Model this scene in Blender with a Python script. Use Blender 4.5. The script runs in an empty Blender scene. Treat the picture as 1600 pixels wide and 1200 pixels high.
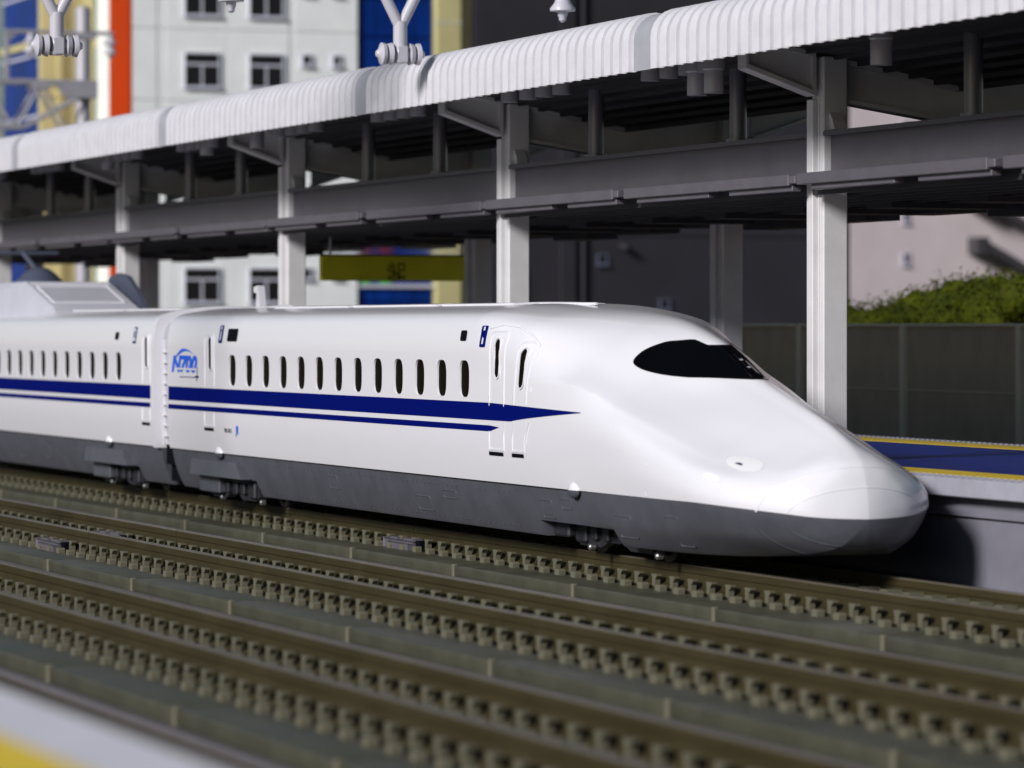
import bpy, bmesh, math, random
from mathutils import Vector, Matrix
from mathutils.bvhtree import BVHTree
random.seed(7)
S = bpy.context.scene
COL = S.collection
R = math.radians

# ------------------------------------------------------------------ camera, sky, sun, exposure
cam_d = bpy.data.cameras.new("camera")
cam = bpy.data.objects.new("camera", cam_d); COL.objects.link(cam)
DZ, DX = 0.93781, -0.34715
fwd = Vector((-DZ, -DX, 0)); 
cam.location = (46.6, -22.1, 3.24)
cam.rotation_euler = fwd.to_track_quat('-Z', 'Y').to_euler()
cam_d.sensor_width = 36; cam_d.lens = 141.75
cam_d.shift_y = -89 / 1600
cam_d.clip_start = 0.5; cam_d.clip_end = 6000
cam_d.dof.use_dof = True
cam_d.dof.focus_distance = 61.5
cam_d.dof.aperture_fstop = 0.72
cam_d.dof.aperture_blades = 7
S.camera = cam

SUN_EL, SUN_DIR = R(26), Vector((.47, -.88, 0)).normalized()
sun_d = bpy.data.lights.new("sun", 'SUN'); sun_d.energy = 4.0; sun_d.angle = R(14); sun_d.color = (1, .975, .955)
sun = bpy.data.objects.new("sun", sun_d); COL.objects.link(sun)
to_sun = Vector((SUN_DIR.x * math.cos(SUN_EL), SUN_DIR.y * math.cos(SUN_EL), math.sin(SUN_EL)))
sun.rotation_euler = to_sun.to_track_quat('Z', 'Y').to_euler()
sun.location = (30, -60, 40)
W = bpy.data.worlds.new("World"); S.world = W; W.use_nodes = True
nt = W.node_tree; bg = nt.nodes['Background']
sky = nt.nodes.new('ShaderNodeTexSky'); sky.sky_type = 'NISHITA'; sky.sun_disc = False
sky.sun_elevation = SUN_EL; sky.sun_rotation = math.atan2(SUN_DIR.x, SUN_DIR.y)
sky.air_density = 1.0; sky.dust_density = 0.6; sky.ozone_density = 1.5
nt.links.new(sky.outputs[0], bg.inputs[0]); bg.inputs[1].default_value = 0.038
S.view_settings.view_transform = 'Standard'; S.view_settings.look = 'None'
S.view_settings.exposure = 0.0; S.view_settings.gamma = 1.0
S.cycles.max_bounces = 6
S.cycles.sample_clamp_indirect = 6

# ------------------------------------------------------------------ materials
def mat(name, col, rough=.5, metal=0., spec=.5, coat=0., var=.0, vscale=3., bump=0., bscale=20., col2=None, trans=0., alpha=1., stretch=None):
    m = bpy.data.materials.new(name); m.use_nodes = True
    n = m.node_tree; b = n.nodes['Principled BSDF']
    b.inputs['Base Color'].default_value = (*col, 1); b.inputs['Roughness'].default_value = rough
    b.inputs['Metallic'].default_value = metal; b.inputs['Specular IOR Level'].default_value = spec
    b.inputs['Coat Weight'].default_value = coat; b.inputs['Coat Roughness'].default_value = .12
    b.inputs['Transmission Weight'].default_value = trans; b.inputs['Alpha'].default_value = alpha
    tc = n.nodes.new('ShaderNodeTexCoord'); mp = n.nodes.new('ShaderNodeMapping')
    n.links.new(tc.outputs['Object'], mp.inputs[0])
    if stretch: mp.inputs['Scale'].default_value = stretch
    if var > 0 or col2:
        no = n.nodes.new('ShaderNodeTexNoise'); no.inputs['Scale'].default_value = vscale; no.inputs['Detail'].default_value = 7
        no.inputs['Roughness'].default_value = .65
        n.links.new(mp.outputs[0], no.inputs['Vector'])
        rp = n.nodes.new('ShaderNodeValToRGB')
        c2 = col2 if col2 else tuple(max(0, c * (1 - var)) for c in col)
        c1 = col if col2 else tuple(min(1, c * (1 + var * .5)) for c in col)
        rp.color_ramp.elements[0].position = .35; rp.color_ramp.elements[1].position = .65
        rp.color_ramp.elements[0].color = (*c2, 1); rp.color_ramp.elements[1].color = (*c1, 1)
        n.links.new(no.outputs['Fac'], rp.inputs[0]); n.links.new(rp.outputs[0], b.inputs['Base Color'])
        mr = n.nodes.new('ShaderNodeMapRange'); mr.inputs['To Min'].default_value = max(.02, rough - .08); mr.inputs['To Max'].default_value = min(1, rough + .1)
        n.links.new(no.outputs['Fac'], mr.inputs[0]); n.links.new(mr.outputs[0], b.inputs['Roughness'])
    if bump > 0:
        nb = n.nodes.new('ShaderNodeTexNoise'); nb.inputs['Scale'].default_value = bscale; nb.inputs['Detail'].default_value = 4
        n.links.new(mp.outputs[0], nb.inputs['Vector'])
        bp = n.nodes.new('ShaderNodeBump'); bp.inputs['Strength'].default_value = bump; bp.inputs['Distance'].default_value = .02
        n.links.new(nb.outputs['Fac'], bp.inputs['Height']); n.links.new(bp.outputs[0], b.inputs['Normal'])
    return m

M = dict(
    white=mat('white_gloss_plastic', (.80, .79, .845), .2, coat=.5),
    skirt=mat('grey_skirt_plastic', (.085, .087, .108), .42, var=.12, vscale=2.5, bump=.05, bscale=25),
    blue=mat('navy_stripe_paint', (.001, .005, .12), .5, spec=.12),
    logoblue=mat('bright_blue_print', (.01, .12, .75), .4),
    black=mat('black_print', (.006, .006, .010), .4, spec=.12),
    glass=mat('dark_brown_glazing', (.007, .005, .003), .3, spec=.12),
    visor=mat('black_windshield', (.002, .002, .003), .05, spec=.2),
    bogie=mat('dark_bogie_plastic', (.02, .02, .026), .5, var=.2, vscale=4),
    wheel=mat('blackened_wheel', (.10, .095, .09), .35, metal=.8),
    metal=mat('bright_metal', (.6, .6, .62), .25, metal=.9),
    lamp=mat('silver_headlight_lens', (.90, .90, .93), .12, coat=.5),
    slab=mat('olive_grey_slab', (.070, .070, .050), .38, spec=.3, var=.2, vscale=1.4, bump=.06, bscale=18),
    ledge=mat('grey_slab_ledge', (.12, .11, .115), .5, spec=.3, var=.1),
    slabedge=mat('olive_fastener', (.14, .13, .092), .42, spec=.35, var=.15, vscale=3),
    bed=mat('brown_trackbed', (.055, .040, .010), .6, spec=.15, var=.25, vscale=.8, bump=.06, bscale=15),
    rail=mat('brown_rail', (.044, .035, .016), .5, spec=.18, var=.2, vscale=2, stretch=(.3, 1, 1)),
    railtop=mat('worn_rail_head', (.13, .11, .085), .42, spec=.35, var=.2, vscale=3, stretch=(.2, 1, 1)),
    joiner=mat('mauve_grey_joiner', (.11, .10, .12), .5, var=.1),
    roof=mat('light_grey_roof_sheet', (.69, .68, .73), .42, var=.06, vscale=2, bump=.05, bscale=30),
    band=mat('grey_joint_cover', (.38, .38, .43), .4, var=.08),
    col=mat('pale_grey_steel', (.66, .65, .67), .42, var=.08, vscale=1.5, bump=.06, bscale=20),
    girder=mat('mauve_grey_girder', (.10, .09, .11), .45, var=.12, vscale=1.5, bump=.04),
    post_grey=mat('grey_gloss_post', (.13, .125, .155), .22, spec=.7),
    stub=mat('grey_gloss_tube', (.42, .41, .46), .25, spec=.6),
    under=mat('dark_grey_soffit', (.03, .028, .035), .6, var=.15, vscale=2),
    conc=mat('grey_platform_edge', (.36, .36, .42), .5, var=.1, vscale=2.5, bump=.05),
    wallp=mat('grey_platform_wall', (.21, .205, .25), .5, var=.12, vscale=1.2, bump=.05),
    floor=mat('blue_platform_floor', (.008, .018, .17), .55, spec=.2, var=.35, vscale=2.2, bump=.05),
    yellow=mat('yellow_tactile_line', (.72, .50, .01), .5, var=.12, vscale=5),
    barrier=mat('olive_grey_barrier', (.54, .48, .37), .55, var=.15, vscale=1, bump=.04),
    post=mat('pale_barrier_post', (.85, .82, .70), .5),
    bwhite=mat('white_building_wall', (.90, .92, .92), .6, var=.05, vscale=.8, bump=.04),
    orange=mat('orange_wall', (.46, .035, .0), .6, spec=.15, var=.1, vscale=.7),
    bglass=mat('deep_blue_glazing', (.002, .03, .22), .25, spec=.2, var=.3, vscale=.4),
    lglass=mat('pale_teal_glazing', (.16, .36, .42), .15, spec=.8, var=.35, vscale=.35),
    byellow=mat('yellow_facade', (.55, .49, .24), .6, var=.08, vscale=.6),
    winframe=mat('lilac_grey_frame', (.58, .58, .68), .4),
    wframed=mat('slate_frame', (.10, .11, .17), .4),
    wdark=mat('dark_window_pane', (.012, .011, .014), .12, spec=.4),
    bdark=mat('charcoal_wall', (.020, .018, .026), .7, var=.15, vscale=.6, bump=.03),
    bpink=mat('pale_pink_wall', (.66, .57, .59), .7, var=.06, vscale=.5),
    signy=mat('olive_yellow_sign', (.85, .80, .02), .45, var=.1, vscale=1.),
    acryl=mat('clear_acrylic', (.9, .92, .95), .05, trans=1.0),
    silver=mat('silver_catenary', (.38, .37, .41), .5, metal=.2, var=.08, vscale=2),
    insul=mat('pale_grey_insulator', (.50, .49, .55), .35, coat=.2),
    leaf=mat('hedge_leaves', (.09, .105, .006), .8, spec=.1, col2=(.018, .028, .003), vscale=1.6),
    leafd=mat('tree_leaves', (.05, .09, .02), .7, col2=(.02, .04, .01), vscale=2.0),
    bark=mat('brown_bark', (.06, .045, .03), .8),
    ground=mat('brown_grey_baseboard', (.10, .092, .08), .8, var=.2, vscale=.2, bump=.1, bscale=3),
    red=mat('red_sign', (.22, .02, .03), .5), green=mat('green_sign', (.01, .35, .02), .5),
    hood=mat('lilac_white_roof_cover', (.55, .55, .62), .35, coat=.15, var=.04),
    fin=mat('dark_blue_grey_plate', (.07, .08, .12), .4),
    stair=mat('dark_stair_steel', (.05, .045, .05), .6),
    roofline=mat('grey_roof_line', (.35, .36, .40), .4),
)

for k_, ior_ in (('glass', 1.08), ('black', 1.08), ('visor', 1.22), ('blue', 1.15)):
    M[k_].node_tree.nodes['Principled BSDF'].inputs['IOR'].default_value = ior_
# ------------------------------------------------------------------ helpers
def wloc(o):
    v = Vector((0, 0, 0))
    while o: v += o.location; o = o.parent
    return v
def link(o, parent=None):
    COL.objects.link(o)
    if parent:
        o.parent = parent; o.location = o.location - wloc(parent)
    return o
def tag(o, label=None, cat=None, group=None, kind=None):
    for k, v in (('label', label), ('category', cat), ('group', group), ('kind', kind)):
        if v: o[k] = v
    return o
def empty(name, loc, label=None, cat=None, group=None, kind=None):
    o = bpy.data.objects.new(name, None); o.location = loc; o.empty_display_size = .2
    COL.objects.link(o); return tag(o, label, cat, group, kind)
class MB:
    def __init__(s): s.v = []; s.f = []; s.m = []
    def add(s, vs, fs, mi=0):
        b = len(s.v); s.v += [tuple(p) for p in vs]; s.f += [tuple(b + i for i in f) for f in fs]; s.m += [mi] * len(fs); return s
    def box(s, x0, x1, y0, y1, z0, z1, bev=0., mi=0):
        if bev <= 0:
            vs = [(x, y, z) for x in (x0, x1) for y in (y0, y1) for z in (z0, z1)]
            return s.add(vs, [(0, 1, 3, 2), (4, 6, 7, 5), (0, 4, 5, 1), (2, 3, 7, 6), (0, 2, 6, 4), (1, 5, 7, 3)], mi)
        bm = bmesh.new(); bmesh.ops.create_cube(bm, size=1)
        for v in bm.verts:
            v.co = Vector(((x0 + x1) / 2 + v.co.x * (x1 - x0), (y0 + y1) / 2 + v.co.y * (y1 - y0), (z0 + z1) / 2 + v.co.z * (z1 - z0)))
        bmesh.ops.bevel(bm, geom=list(bm.edges), offset=bev, segments=2 if bev > .03 else 1, affect='EDGES', profile=.5)
        return s.bm(bm, mi)
    def bm(s, bm, mi=0):
        bm.verts.index_update(); s.add([v.co[:] for v in bm.verts], [[v.index for v in f.verts] for f in bm.faces], mi); bm.free(); return s
    def tube(s, a, b, r0, r1=None, n=12, caps=True, mi=0):
        a, b = Vector(a), Vector(b); r1 = r0 if r1 is None else r1
        d = (b - a).normalized(); u = d.orthogonal().normalized(); w = d.cross(u)
        vs = []
        for p, r in ((a, r0), (b, r1)):
            vs += [p + (u * math.cos(2 * math.pi * i / n) + w * math.sin(2 * math.pi * i / n)) * r for i in range(n)]
        fs = [(i, (i + 1) % n, n + (i + 1) % n, n + i) for i in range(n)]
        if caps: fs += [tuple(range(n - 1, -1, -1)), tuple(range(n, 2 * n))]
        return s.add(vs, fs, mi)
    def lathe(s, c, axis, prof, n=16, mi=0):
        c = Vector(c); d = Vector(axis).normalized(); u = d.orthogonal().normalized(); w = d.cross(u)
        vs = []
        for h, r in prof:
            vs += [c + d * h + (u * math.cos(2 * math.pi * i / n) + w * math.sin(2 * math.pi * i / n)) * max(r, .0005) for i in range(n)]
        fs = []
        for k in range(len(prof) - 1):
            fs += [(k * n + i, k * n + (i + 1) % n, (k + 1) * n + (i + 1) % n, (k + 1) * n + i) for i in range(n)]
        fs += [tuple(range(n - 1, -1, -1)), tuple(range((len(prof) - 1) * n, len(prof) * n))]
        return s.add(vs, fs, mi)
    def prism(s, poly, axis, a, b, mi=0):
        # poly: 2-D points; axis 'x': (y,z); 'y': (x,z); 'z': (x,y)
        def P(p, t): return {'x': (t, p[0], p[1]), 'y': (p[0], t, p[1]), 'z': (p[0], p[1], t)}[axis]
        n = len(poly); vs = [P(p, a) for p in poly] + [P(p, b) for p in poly]
        fs = [(i, (i + 1) % n, n + (i + 1) % n, n + i) for i in range(n)] + [tuple(range(n - 1, -1, -1)), tuple(range(n, 2 * n))]
        return s.add(vs, fs, mi)
    def mesh(s, name, mats, smooth=None, fix=True):
        me = bpy.data.meshes.new(name); me.from_pydata(s.v, [], s.f)
        for m in (mats if isinstance(mats, (list, tuple)) else [mats]): me.materials.append(m)
        for p, mi in zip(me.polygons, s.m): p.material_index = mi
        if fix:
            bm = bmesh.new(); bm.from_mesh(me); bmesh.ops.recalc_face_normals(bm, faces=bm.faces); bm.to_mesh(me); bm.free()
        if smooth:
            me.shade_smooth(); me.set_sharp_from_angle(angle=R(smooth))
        me.validate(); me.update(); return me
    def build(s, name, mats, parent=None, smooth=None, fix=True, label=None, kind=None):
        o = bpy.data.objects.new(name, s.mesh(name, mats, smooth, fix)); link(o, parent)
        return tag(o, label, kind=kind)
def inst(name, me, loc, parent, label=None):
    o = bpy.data.objects.new(name, me); o.location = loc; link(o, parent)
    if label: o['label'] = label
    return o
# ------------------------------------------------------------------ camera projection, used only to skip what is out of frame
def px(x, y, z):
    a, b, c = x - 46.6, y + 22.1, z - 3.24
    w = a * -DZ + b * -DX
    if w < 1: return None
    return 800 + 6300 * (a * -DX + b * DZ) / w, 511 - 6300 * c / w
def seen(x, y, z, m=25):
    p = px(x, y, z); return bool(p and -m < p[0] < 1600 + m and -m < p[1] < 1200 + m)

# ================================================================== GROUND
MB().add([(-3000, -3000, -.85), (3000, -3000, -.85), (3000, 3000, -.85), (-3000, 3000, -.85)], [(0, 1, 2, 3)]).build('ground', M['ground'], kind='structure')

# ================================================================== TRAIN
FULL = [(0, .22), (1.38, .22), (1.54, .55), (1.63, .95), (1.68, 1.4), (1.685, 1.95), (1.68, 2.5), (1.675, 3.05), (1.56, 3.39), (1.0, 3.55), (0, 3.6)]
NS = 8
def crom(ctrl, ns=NS, crease=1.):
    P = [Vector((p[0], p[1])) for p in ctrl]; out = []
    for i in range(len(P) - 1):
        p0 = P[i - 1] if i else Vector((-P[1].x, P[1].y)); p1, p2 = P[i], P[i + 1]
        p3 = P[i + 2] if i + 2 < len(P) else Vector((-P[-2].x, P[-2].y))
        # centripetal tangents
        def tj(a, b): return max((b - a).length, 1e-6) ** .5
        d1, d2, d3 = tj(p0, p1), tj(p1, p2), tj(p2, p3)
        m1 = (p1 - p0) / d1 - (p2 - p0) / (d1 + d2) + (p2 - p1) / d2
        m2 = (p2 - p1) / d2 - (p3 - p1) / (d2 + d3) + (p3 - p2) / d3
        m1 *= d2; m2 *= d2
        if i < 2: m1 = m1 * .15 if i == 1 else (p2 - p1); 
        if i == 0: m2 = (p2 - p1)
        if i == 5: m2 = m2 * crease + (p2 - p1) * (1 - crease)
        if i == 6: m1 = m1 * crease + (p2 - p1) * (1 - crease)
        for k in range(ns):
            t = k / ns; t2, t3 = t * t, t * t * t
            q = p1 * (2 * t3 - 3 * t2 + 1) + m1 * (t3 - 2 * t2 + t) + p2 * (-2 * t3 + 3 * t2) + m2 * (t3 - t2)
            out.append((max(q.x, 0), q.y))
    out.append((ctrl[-1][0], ctrl[-1][1])); return out
def pchip(xs, ys):
    n = len(xs); h = [xs[i + 1] - xs[i] for i in range(n - 1)]; d = [(ys[i + 1] - ys[i]) / h[i] for i in range(n - 1)]
    m = [0] * n; m[0] = d[0]; m[-1] = d[-1] * .3
    for i in range(1, n - 1):
        if d[i - 1] * d[i] <= 0: m[i] = 0
        else:
            w1, w2 = 2 * h[i] + h[i - 1], h[i] + 2 * h[i - 1]; m[i] = (w1 + w2) / (w1 / d[i - 1] + w2 / d[i])
    def f(x):
        x = min(max(x, xs[0]), xs[-1]); i = 0
        while i < n - 2 and x > xs[i + 1]: i += 1
        t = (x - xs[i]) / h[i]; t2, t3 = t * t, t * t * t
        return ys[i] * (2 * t3 - 3 * t2 + 1) + m[i] * h[i] * (t3 - 2 * t2 + t) + ys[i + 1] * (-2 * t3 + 3 * t2) + m[i + 1] * h[i] * (t3 - t2)
    return f
TIP = (0, .79)
NOSE = {
    0: [TIP] * 11,
    .06: [(0, .55), (.20, .55), (.32, .65), (.40, .80), (.385, .90), (.34, 1.0), (.27, 1.08), (.20, 1.13), (.13, 1.16), (.06, 1.175), (0, 1.18)],
    .17: [(0, .42), (.34, .42), (.55, .57), (.70, .82), (.68, 1.0), (.60, 1.16), (.48, 1.28), (.35, 1.37), (.23, 1.415), (.11, 1.44), (0, 1.45)],
    .41: [(0, .345), (.50, .345), (.80, .54), (1.0, .86), (.99, 1.02), (.93, 1.17), (.75, 1.33), (.55, 1.46), (.33, 1.56), (.15, 1.61), (0, 1.63)],
    .85: [(0, .29), (.68, .29), (1.06, .52), (1.28, .90), (1.27, 1.07), (1.17, 1.20), (.95, 1.36), (.70, 1.50), (.43, 1.65), (.18, 1.78), (0, 1.84)],
    1.4: [(0, .26), (.85, .26), (1.28, .55), (1.47, .93), (1.46, 1.12), (1.36, 1.27), (1.12, 1.41), (.82, 1.57), (.50, 1.76), (.20, 1.94), (0, 2.03)],
    2.2: [(0, .23), (1.05, .23), (1.42, .55), (1.58, .95), (1.58, 1.2), (1.50, 1.38), (1.27, 1.53), (.95, 1.70), (.58, 1.93), (.22, 2.14), (0, 2.24)],
    3.5: [(0, .22), (1.25, .22), (1.52, .52), (1.62, .95), (1.64, 1.32), (1.58, 1.60), (1.38, 1.81), (1.0, 2.02), (.65, 2.22), (.28, 2.45), (0, 2.58)],
    5.0: [(0, .22), (1.36, .22), (1.55, .52), (1.62, .95), (1.66, 1.4), (1.64, 1.87), (1.48, 2.13), (1.13, 2.33), (.85, 2.52), (.42, 2.88), (0, 3.10)],
    6.5: [(0, .22), (1.38, .22), (1.54, .55), (1.63, .95), (1.67, 1.4), (1.67, 1.95), (1.60, 2.44), (1.29, 2.70), (.97, 2.97), (.50, 3.25), (0, 3.38)],
    8.5: [(0, .22), (1.38, .22), (1.54, .55), (1.63, .95), (1.68, 1.4), (1.685, 1.95), (1.68, 2.5), (1.635, 2.95), (1.43, 3.27), (.88, 3.46), (0, 3.53)],
    10.2: FULL,
}
NL = 10.2
ks = sorted(NOSE); ts = [math.sqrt(k / NL) for k in ks]
NF = [(pchip(ts, [NOSE[k][i][0] for k in ks]), pchip(ts, [NOSE[k][i][1] for k in ks])) for i in range(11)]
def nose_section(t):
    x = t * t * NL; c = min(1, max(0, (x - .8) / 1.0)) * min(1, max(0, (9.0 - x) / 1.5))
    return crom([(NF[i][0](t), NF[i][1](t)) for i in range(11)], NS, 1 - .75 * c)
FULLD = crom(FULL)
IB = 3 * NS            # index of the white / grey boundary row
def zcut(x, cuts):
    z = .22
    for a, b, h in cuts:
        if a <= x <= b:
            z = max(z, h)
    return z
def apply_cut(sec, h):
    if h <= .23: return sec
    out = []
    for i, (y, z) in enumerate(sec):
        if i <= 2 * NS + 3 and z < h:
            out.append((y if i > NS else y, h))
        else: out.append((y, z))
    return out
def stations_straight(x0, x1, extra):
    xs = {x0, x1}
    for e in extra:
        if x0 <= e <= x1: xs.add(e)
    n = max(2, int((x1 - x0) / 1.5))
    for i in range(n + 1): xs.add(x0 + (x1 - x0) * i / n)
    return sorted(xs)
class Shell:
    """rings: list of (x, [(y,z)...]) from rear to front, mirrored to both sides"""
    def __init__(s, x0, nose, cuts, band, cells):
        s.band = band
        extra = [band[0], band[1]]
        for a, b, h in cuts: extra += [a - .001, a, a + .12, b - .12, b, b + .001]
        xe = -NL if nose else nose_end_x
        s.rings = []
        for x in stations_straight(x0, xe, extra): s.rings.append((x, list(FULLD), 0.))
        if nose:
            xs = set((1 - k / 130) for k in range(1, 130))
            for a, b, h in cuts:
                for e in (a - .001, a, a + .12, b - .12, b, b + .001):
                    if -NL < e < 0: xs.add(math.sqrt(-e / NL))
            for t in sorted(xs, reverse=True):
                s.rings.append((-NL * t * t, nose_section(t), 1.))
            s.rings.append((-.0001, [(.002 * (1 if i < 80 else 0), .79) for i in range(len(FULLD))], 1.))
        s.cuts = cuts
        zs = [p[1] for p in FULLD]
        s.i1 = max(i for i in range(len(zs)) if zs[i] <= 2.13 and i < 60)
        s.i2 = min(i for i in range(len(zs)) if zs[i] >= 2.79 and i > 30)
        s.cells = cells
    def pt(s, k, i, side, grey=False):
        x, sec, n = s.rings[k]; y, z = sec[i]
        if n: x = x - .07 * y * max(0, 1 + x / 3.0)      # crease along the middle of the nose
        if grey:
            h = zcut(x, s.cuts)
            if h > .23 and z < h and i <= 2 * NS + 4: z = h
            f = 1. if x < -6.2 else max(0., (-x - 5.2))
            y = y - .045 * f if y > .1 else y
        return (x, y * side, z)
    def build(s, parent, mats):
        N = len(FULLD); K = len(s.rings)
        for grey in (False, True):
            mb = MB(); rng = range(0, IB + 1) if grey else range(IB, N); L = list(rng)
            for side in (-1, 1):
                vs = [s.pt(k, i, side, grey) for k in range(K) for i in L]; n = len(L)
                fs = []
                for k in range(K - 1):
                    xm = (s.rings[k][0] + s.rings[k + 1][0]) / 2
                    for j in range(n - 1):
                        i = L[j]
                        if side == -1 and not grey and s.cells and s.band[0] < xm < s.band[1] and s.i1 <= i < s.i2: continue
                        fs.append((k * n + j, (k + 1) * n + j, (k + 1) * n + j + 1, k * n + j + 1))
                mb.add(vs, fs)
                # rim turned inwards along the white / grey boundary
                r = []
                for k in range(K):
                    a = s.pt(k, IB, side, grey); r += [a, (a[0] if a[0] < -1 else a[0] - .06, a[1] * .93, a[2])]
                mb.add(r, [(2 * k, 2 * k + 1, 2 * k + 3, 2 * k + 2) for k in range(K - 1)])
            # end cap at the rear
            vs = [s.pt(0, i, -1, grey) for i in L] + [s.pt(0, i, 1, grey) for i in reversed(L)]
            mb.add(vs, [tuple(range(len(vs)))])
            if s.rings[-1][2] == 0:
                vs = [s.pt(K - 1, i, -1, grey) for i in L] + [s.pt(K - 1, i, 1, grey) for i in reversed(L)]
                mb.add(vs, [tuple(range(len(vs)))])
            if not grey and s.cells: s.window_band(mb)
            bm = bmesh.new()
            vv = [bm.verts.new(p) for p in mb.v]
            for f in mb.f:
                try: bm.faces.new([vv[i] for i in f])
                except ValueError: pass
            bmesh.ops.remove_doubles(bm, verts=bm.verts, dist=.0004)
            bmesh.ops.recalc_face_normals(bm, faces=bm.faces)
            me = bpy.data.meshes.new('skirt' if grey else 'body'); bm.to_mesh(me); bm.free()
            me.materials.append(mats[1] if grey else mats[0]); me.shade_smooth(); me.set_sharp_from_angle(angle=R(32))
            o = bpy.data.objects.new('skirt' if grey else 'body', me); link(o, parent)
            if grey: s.skirt = o
            else: s.body = o
    def bvh(s):
        N = len(FULLD); K = len(s.rings); vs = [s.pt(k, i, -1, i < IB) for k in range(K) for i in range(N)]
        fs = [(k * N + i, (k + 1) * N + i, (k + 1) * N + i + 1, k * N + i + 1) for k in range(K - 1) for i in range(N - 1)]
        vs2 = [s.pt(k, i, 1, i < IB) for k in range(K) for i in range(N)]
        b = len(vs); fs += [tuple(q + b for q in f) for f in fs]
        s.tree = BVHTree.FromPolygons(vs + vs2, fs)
    def side(s, x, z, off=.004):
        h, n, _, _ = s.tree.ray_cast(Vector((x, -6, z)), Vector((0, 1, 0)))
        if h is None: return None
        if n.y > 0: n = -n
        return h + n * off
    def front(s, y, z, off=.004):
        h, n, _, _ = s.tree.ray_cast(Vector((5, y, z)), Vector((-1, 0, 0)))
        if h is None: return None
        if n.x < 0: n = -n
        return h + n * off
    def window_band(s, mb):
        zr = [FULLD[i] for i in range(s.i1, s.i2 + 1)]
        z1, z2 = zr[0][1], zr[-1][1]
        def yz(z):
            for (ya, za), (yb, zb) in zip(zr, zr[1:]):
                if z <= zb + 1e-6: return ya + (yb - ya) * (z - za) / (zb - za)
            return zr[-1][0]
        edges = [s.band[0]] + [(a + b) / 2 for a, b in zip(s.cells, s.cells[1:])] + [s.band[1]]
        for c, xa, xb in zip(s.cells, edges, edges[1:]):
            zc = 2.46
            out = [(xa + (xb - xa) * i / 10, z1) for i in range(10)] + [(xb, z) for _, z in zr[:-1]]
            out += [(xb - (xb - xa) * i / 10, z2) for i in range(10)] + [(xa, z) for _, z in reversed(zr[1:])]
            n = len(out); ring = []
            for x, z in out:
                dx, dz = x - c, z - zc
                k = (abs(dx / .215) ** 3.6 + abs(dz / .28) ** 3.6) ** (-1 / 3.6)
                ring.append((c + dx * k, zc + dz * k))
            rows = []
            for t in (0, .3, .6, .85, 1.): rows.append([(o[0] + (p[0] - o[0]) * t, o[1] + (p[1] - o[1]) * t) for o, p in zip(out, ring)])
            vs = [(x, -yz(z), z) for row in rows for x, z in row]
            vs += [(c + (x - c) * .97, -yz(z) + .03, zc + (z - zc) * .97) for x, z in ring]
            nr = len(rows) + 1
            mb.add(vs, [(k * n + i, k * n + (i + 1) % n, (k + 1) * n + (i + 1) % n, (k + 1) * n + i) for k in range(nr - 1) for i in range(n)])
        s.yz = yz; s.zc = 2.46
    def panes(s, parent):
        pts = []
        for i in range(28):
            a = 2 * math.pi * i / 28; ca, sa = math.cos(a), math.sin(a)
            k = (abs(ca / .225) ** 3.6 + abs(sa / .29) ** 3.6) ** (-1 / 3.6); pts.append((ca * k, sa * k))
        y0 = s.yz(s.zc)
        mb = MB().add([(x, -(s.yz(s.zc + z) - y0) , z) for x, z in pts], [tuple(range(28))])
        me = mb.mesh('window', M['glass'])
        for c in s.cells: inst('window', me, (c, -y0 + .027, s.zc), parent)
nose_end_x = -28.17

def decal_strip(sh, xs, zlo, zhi, off, nz=5, front=False):
    mb = MB(); vs = []; cols = []
    for x in xs:
        a, b = zlo(x), zhi(x); vs += [sh.side(x, a + (b - a) * j / nz, off) for j in range(nz + 1)]
    n = nz + 1
    return mb.add(vs, [(i * n + j, (i + 1) * n + j, (i + 1) * n + j + 1, i * n + j + 1) for i in range(len(xs) - 1) for j in range(nz)])
def frange(a, b, n): return [a + (b - a) * i / n for i in range(n + 1)]
def decal_poly(sh, poly, off=.006):
    cx = sum(p[0] for p in poly) / len(poly); cz = sum(p[1] for p in poly) / len(poly); n = len(poly); mb = MB()
    vs = [sh.side(cx + (x - cx) * t, cz + (z - cz) * t, off) for t in (1, .5) for x, z in poly] + [sh.side(cx, cz, off)]
    return mb.add(vs, [(i, (i + 1) % n, n + (i + 1) % n, n + i) for i in range(n)] + [(n + i, n + (i + 1) % n, 2 * n) for i in range(n)])
def rrect(x0, x1, z0, z1, r=.04, n=4):
    p = []
    for cx, cz, a0 in ((x1 - r, z1 - r, 0), (x0 + r, z1 - r, 90), (x0 + r, z0 + r, 180), (x1 - r, z0 + r, 270)):
        p += [(cx + r * math.cos(R(a0 + 90 * i / n)), cz + r * math.sin(R(a0 + 90 * i / n))) for i in range(n + 1)]
    return p
def rib(mb, pts, w=.03, h=.02, proj=None, closed=False):
    """raised rib along points on the shell (proj(a,b,off) -> Vector)"""
    n = len(pts); rows = []
    for i, p in enumerate(pts):
        a = pts[i - 1] if (i or closed) else p; b = pts[(i + 1) % n] if (i < n - 1 or closed) else p
        dx, dz = b[0] - a[0], b[1] - a[1]; l = math.hypot(dx, dz) or 1; nx, nz = -dz / l * w / 2, dx / l * w / 2
        hh = h(p) if callable(h) else h; q = [proj(p[0] + nx * k, p[1] + nz * k, o) for k, o in ((1, -.004), (.6, hh), (-.6, hh), (-1, -.004))]
        if any(v is None for v in q): continue
        rows.append(q)
    vs = [v for q in rows for v in q]; m = len(rows)
    mb.add(vs, [(4 * i + j, 4 * ((i + 1) % m) + j, 4 * ((i + 1) % m) + j + 1, 4 * i + j + 1) for i in range(m if closed else m - 1) for j in range(3)])
    return mb
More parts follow.
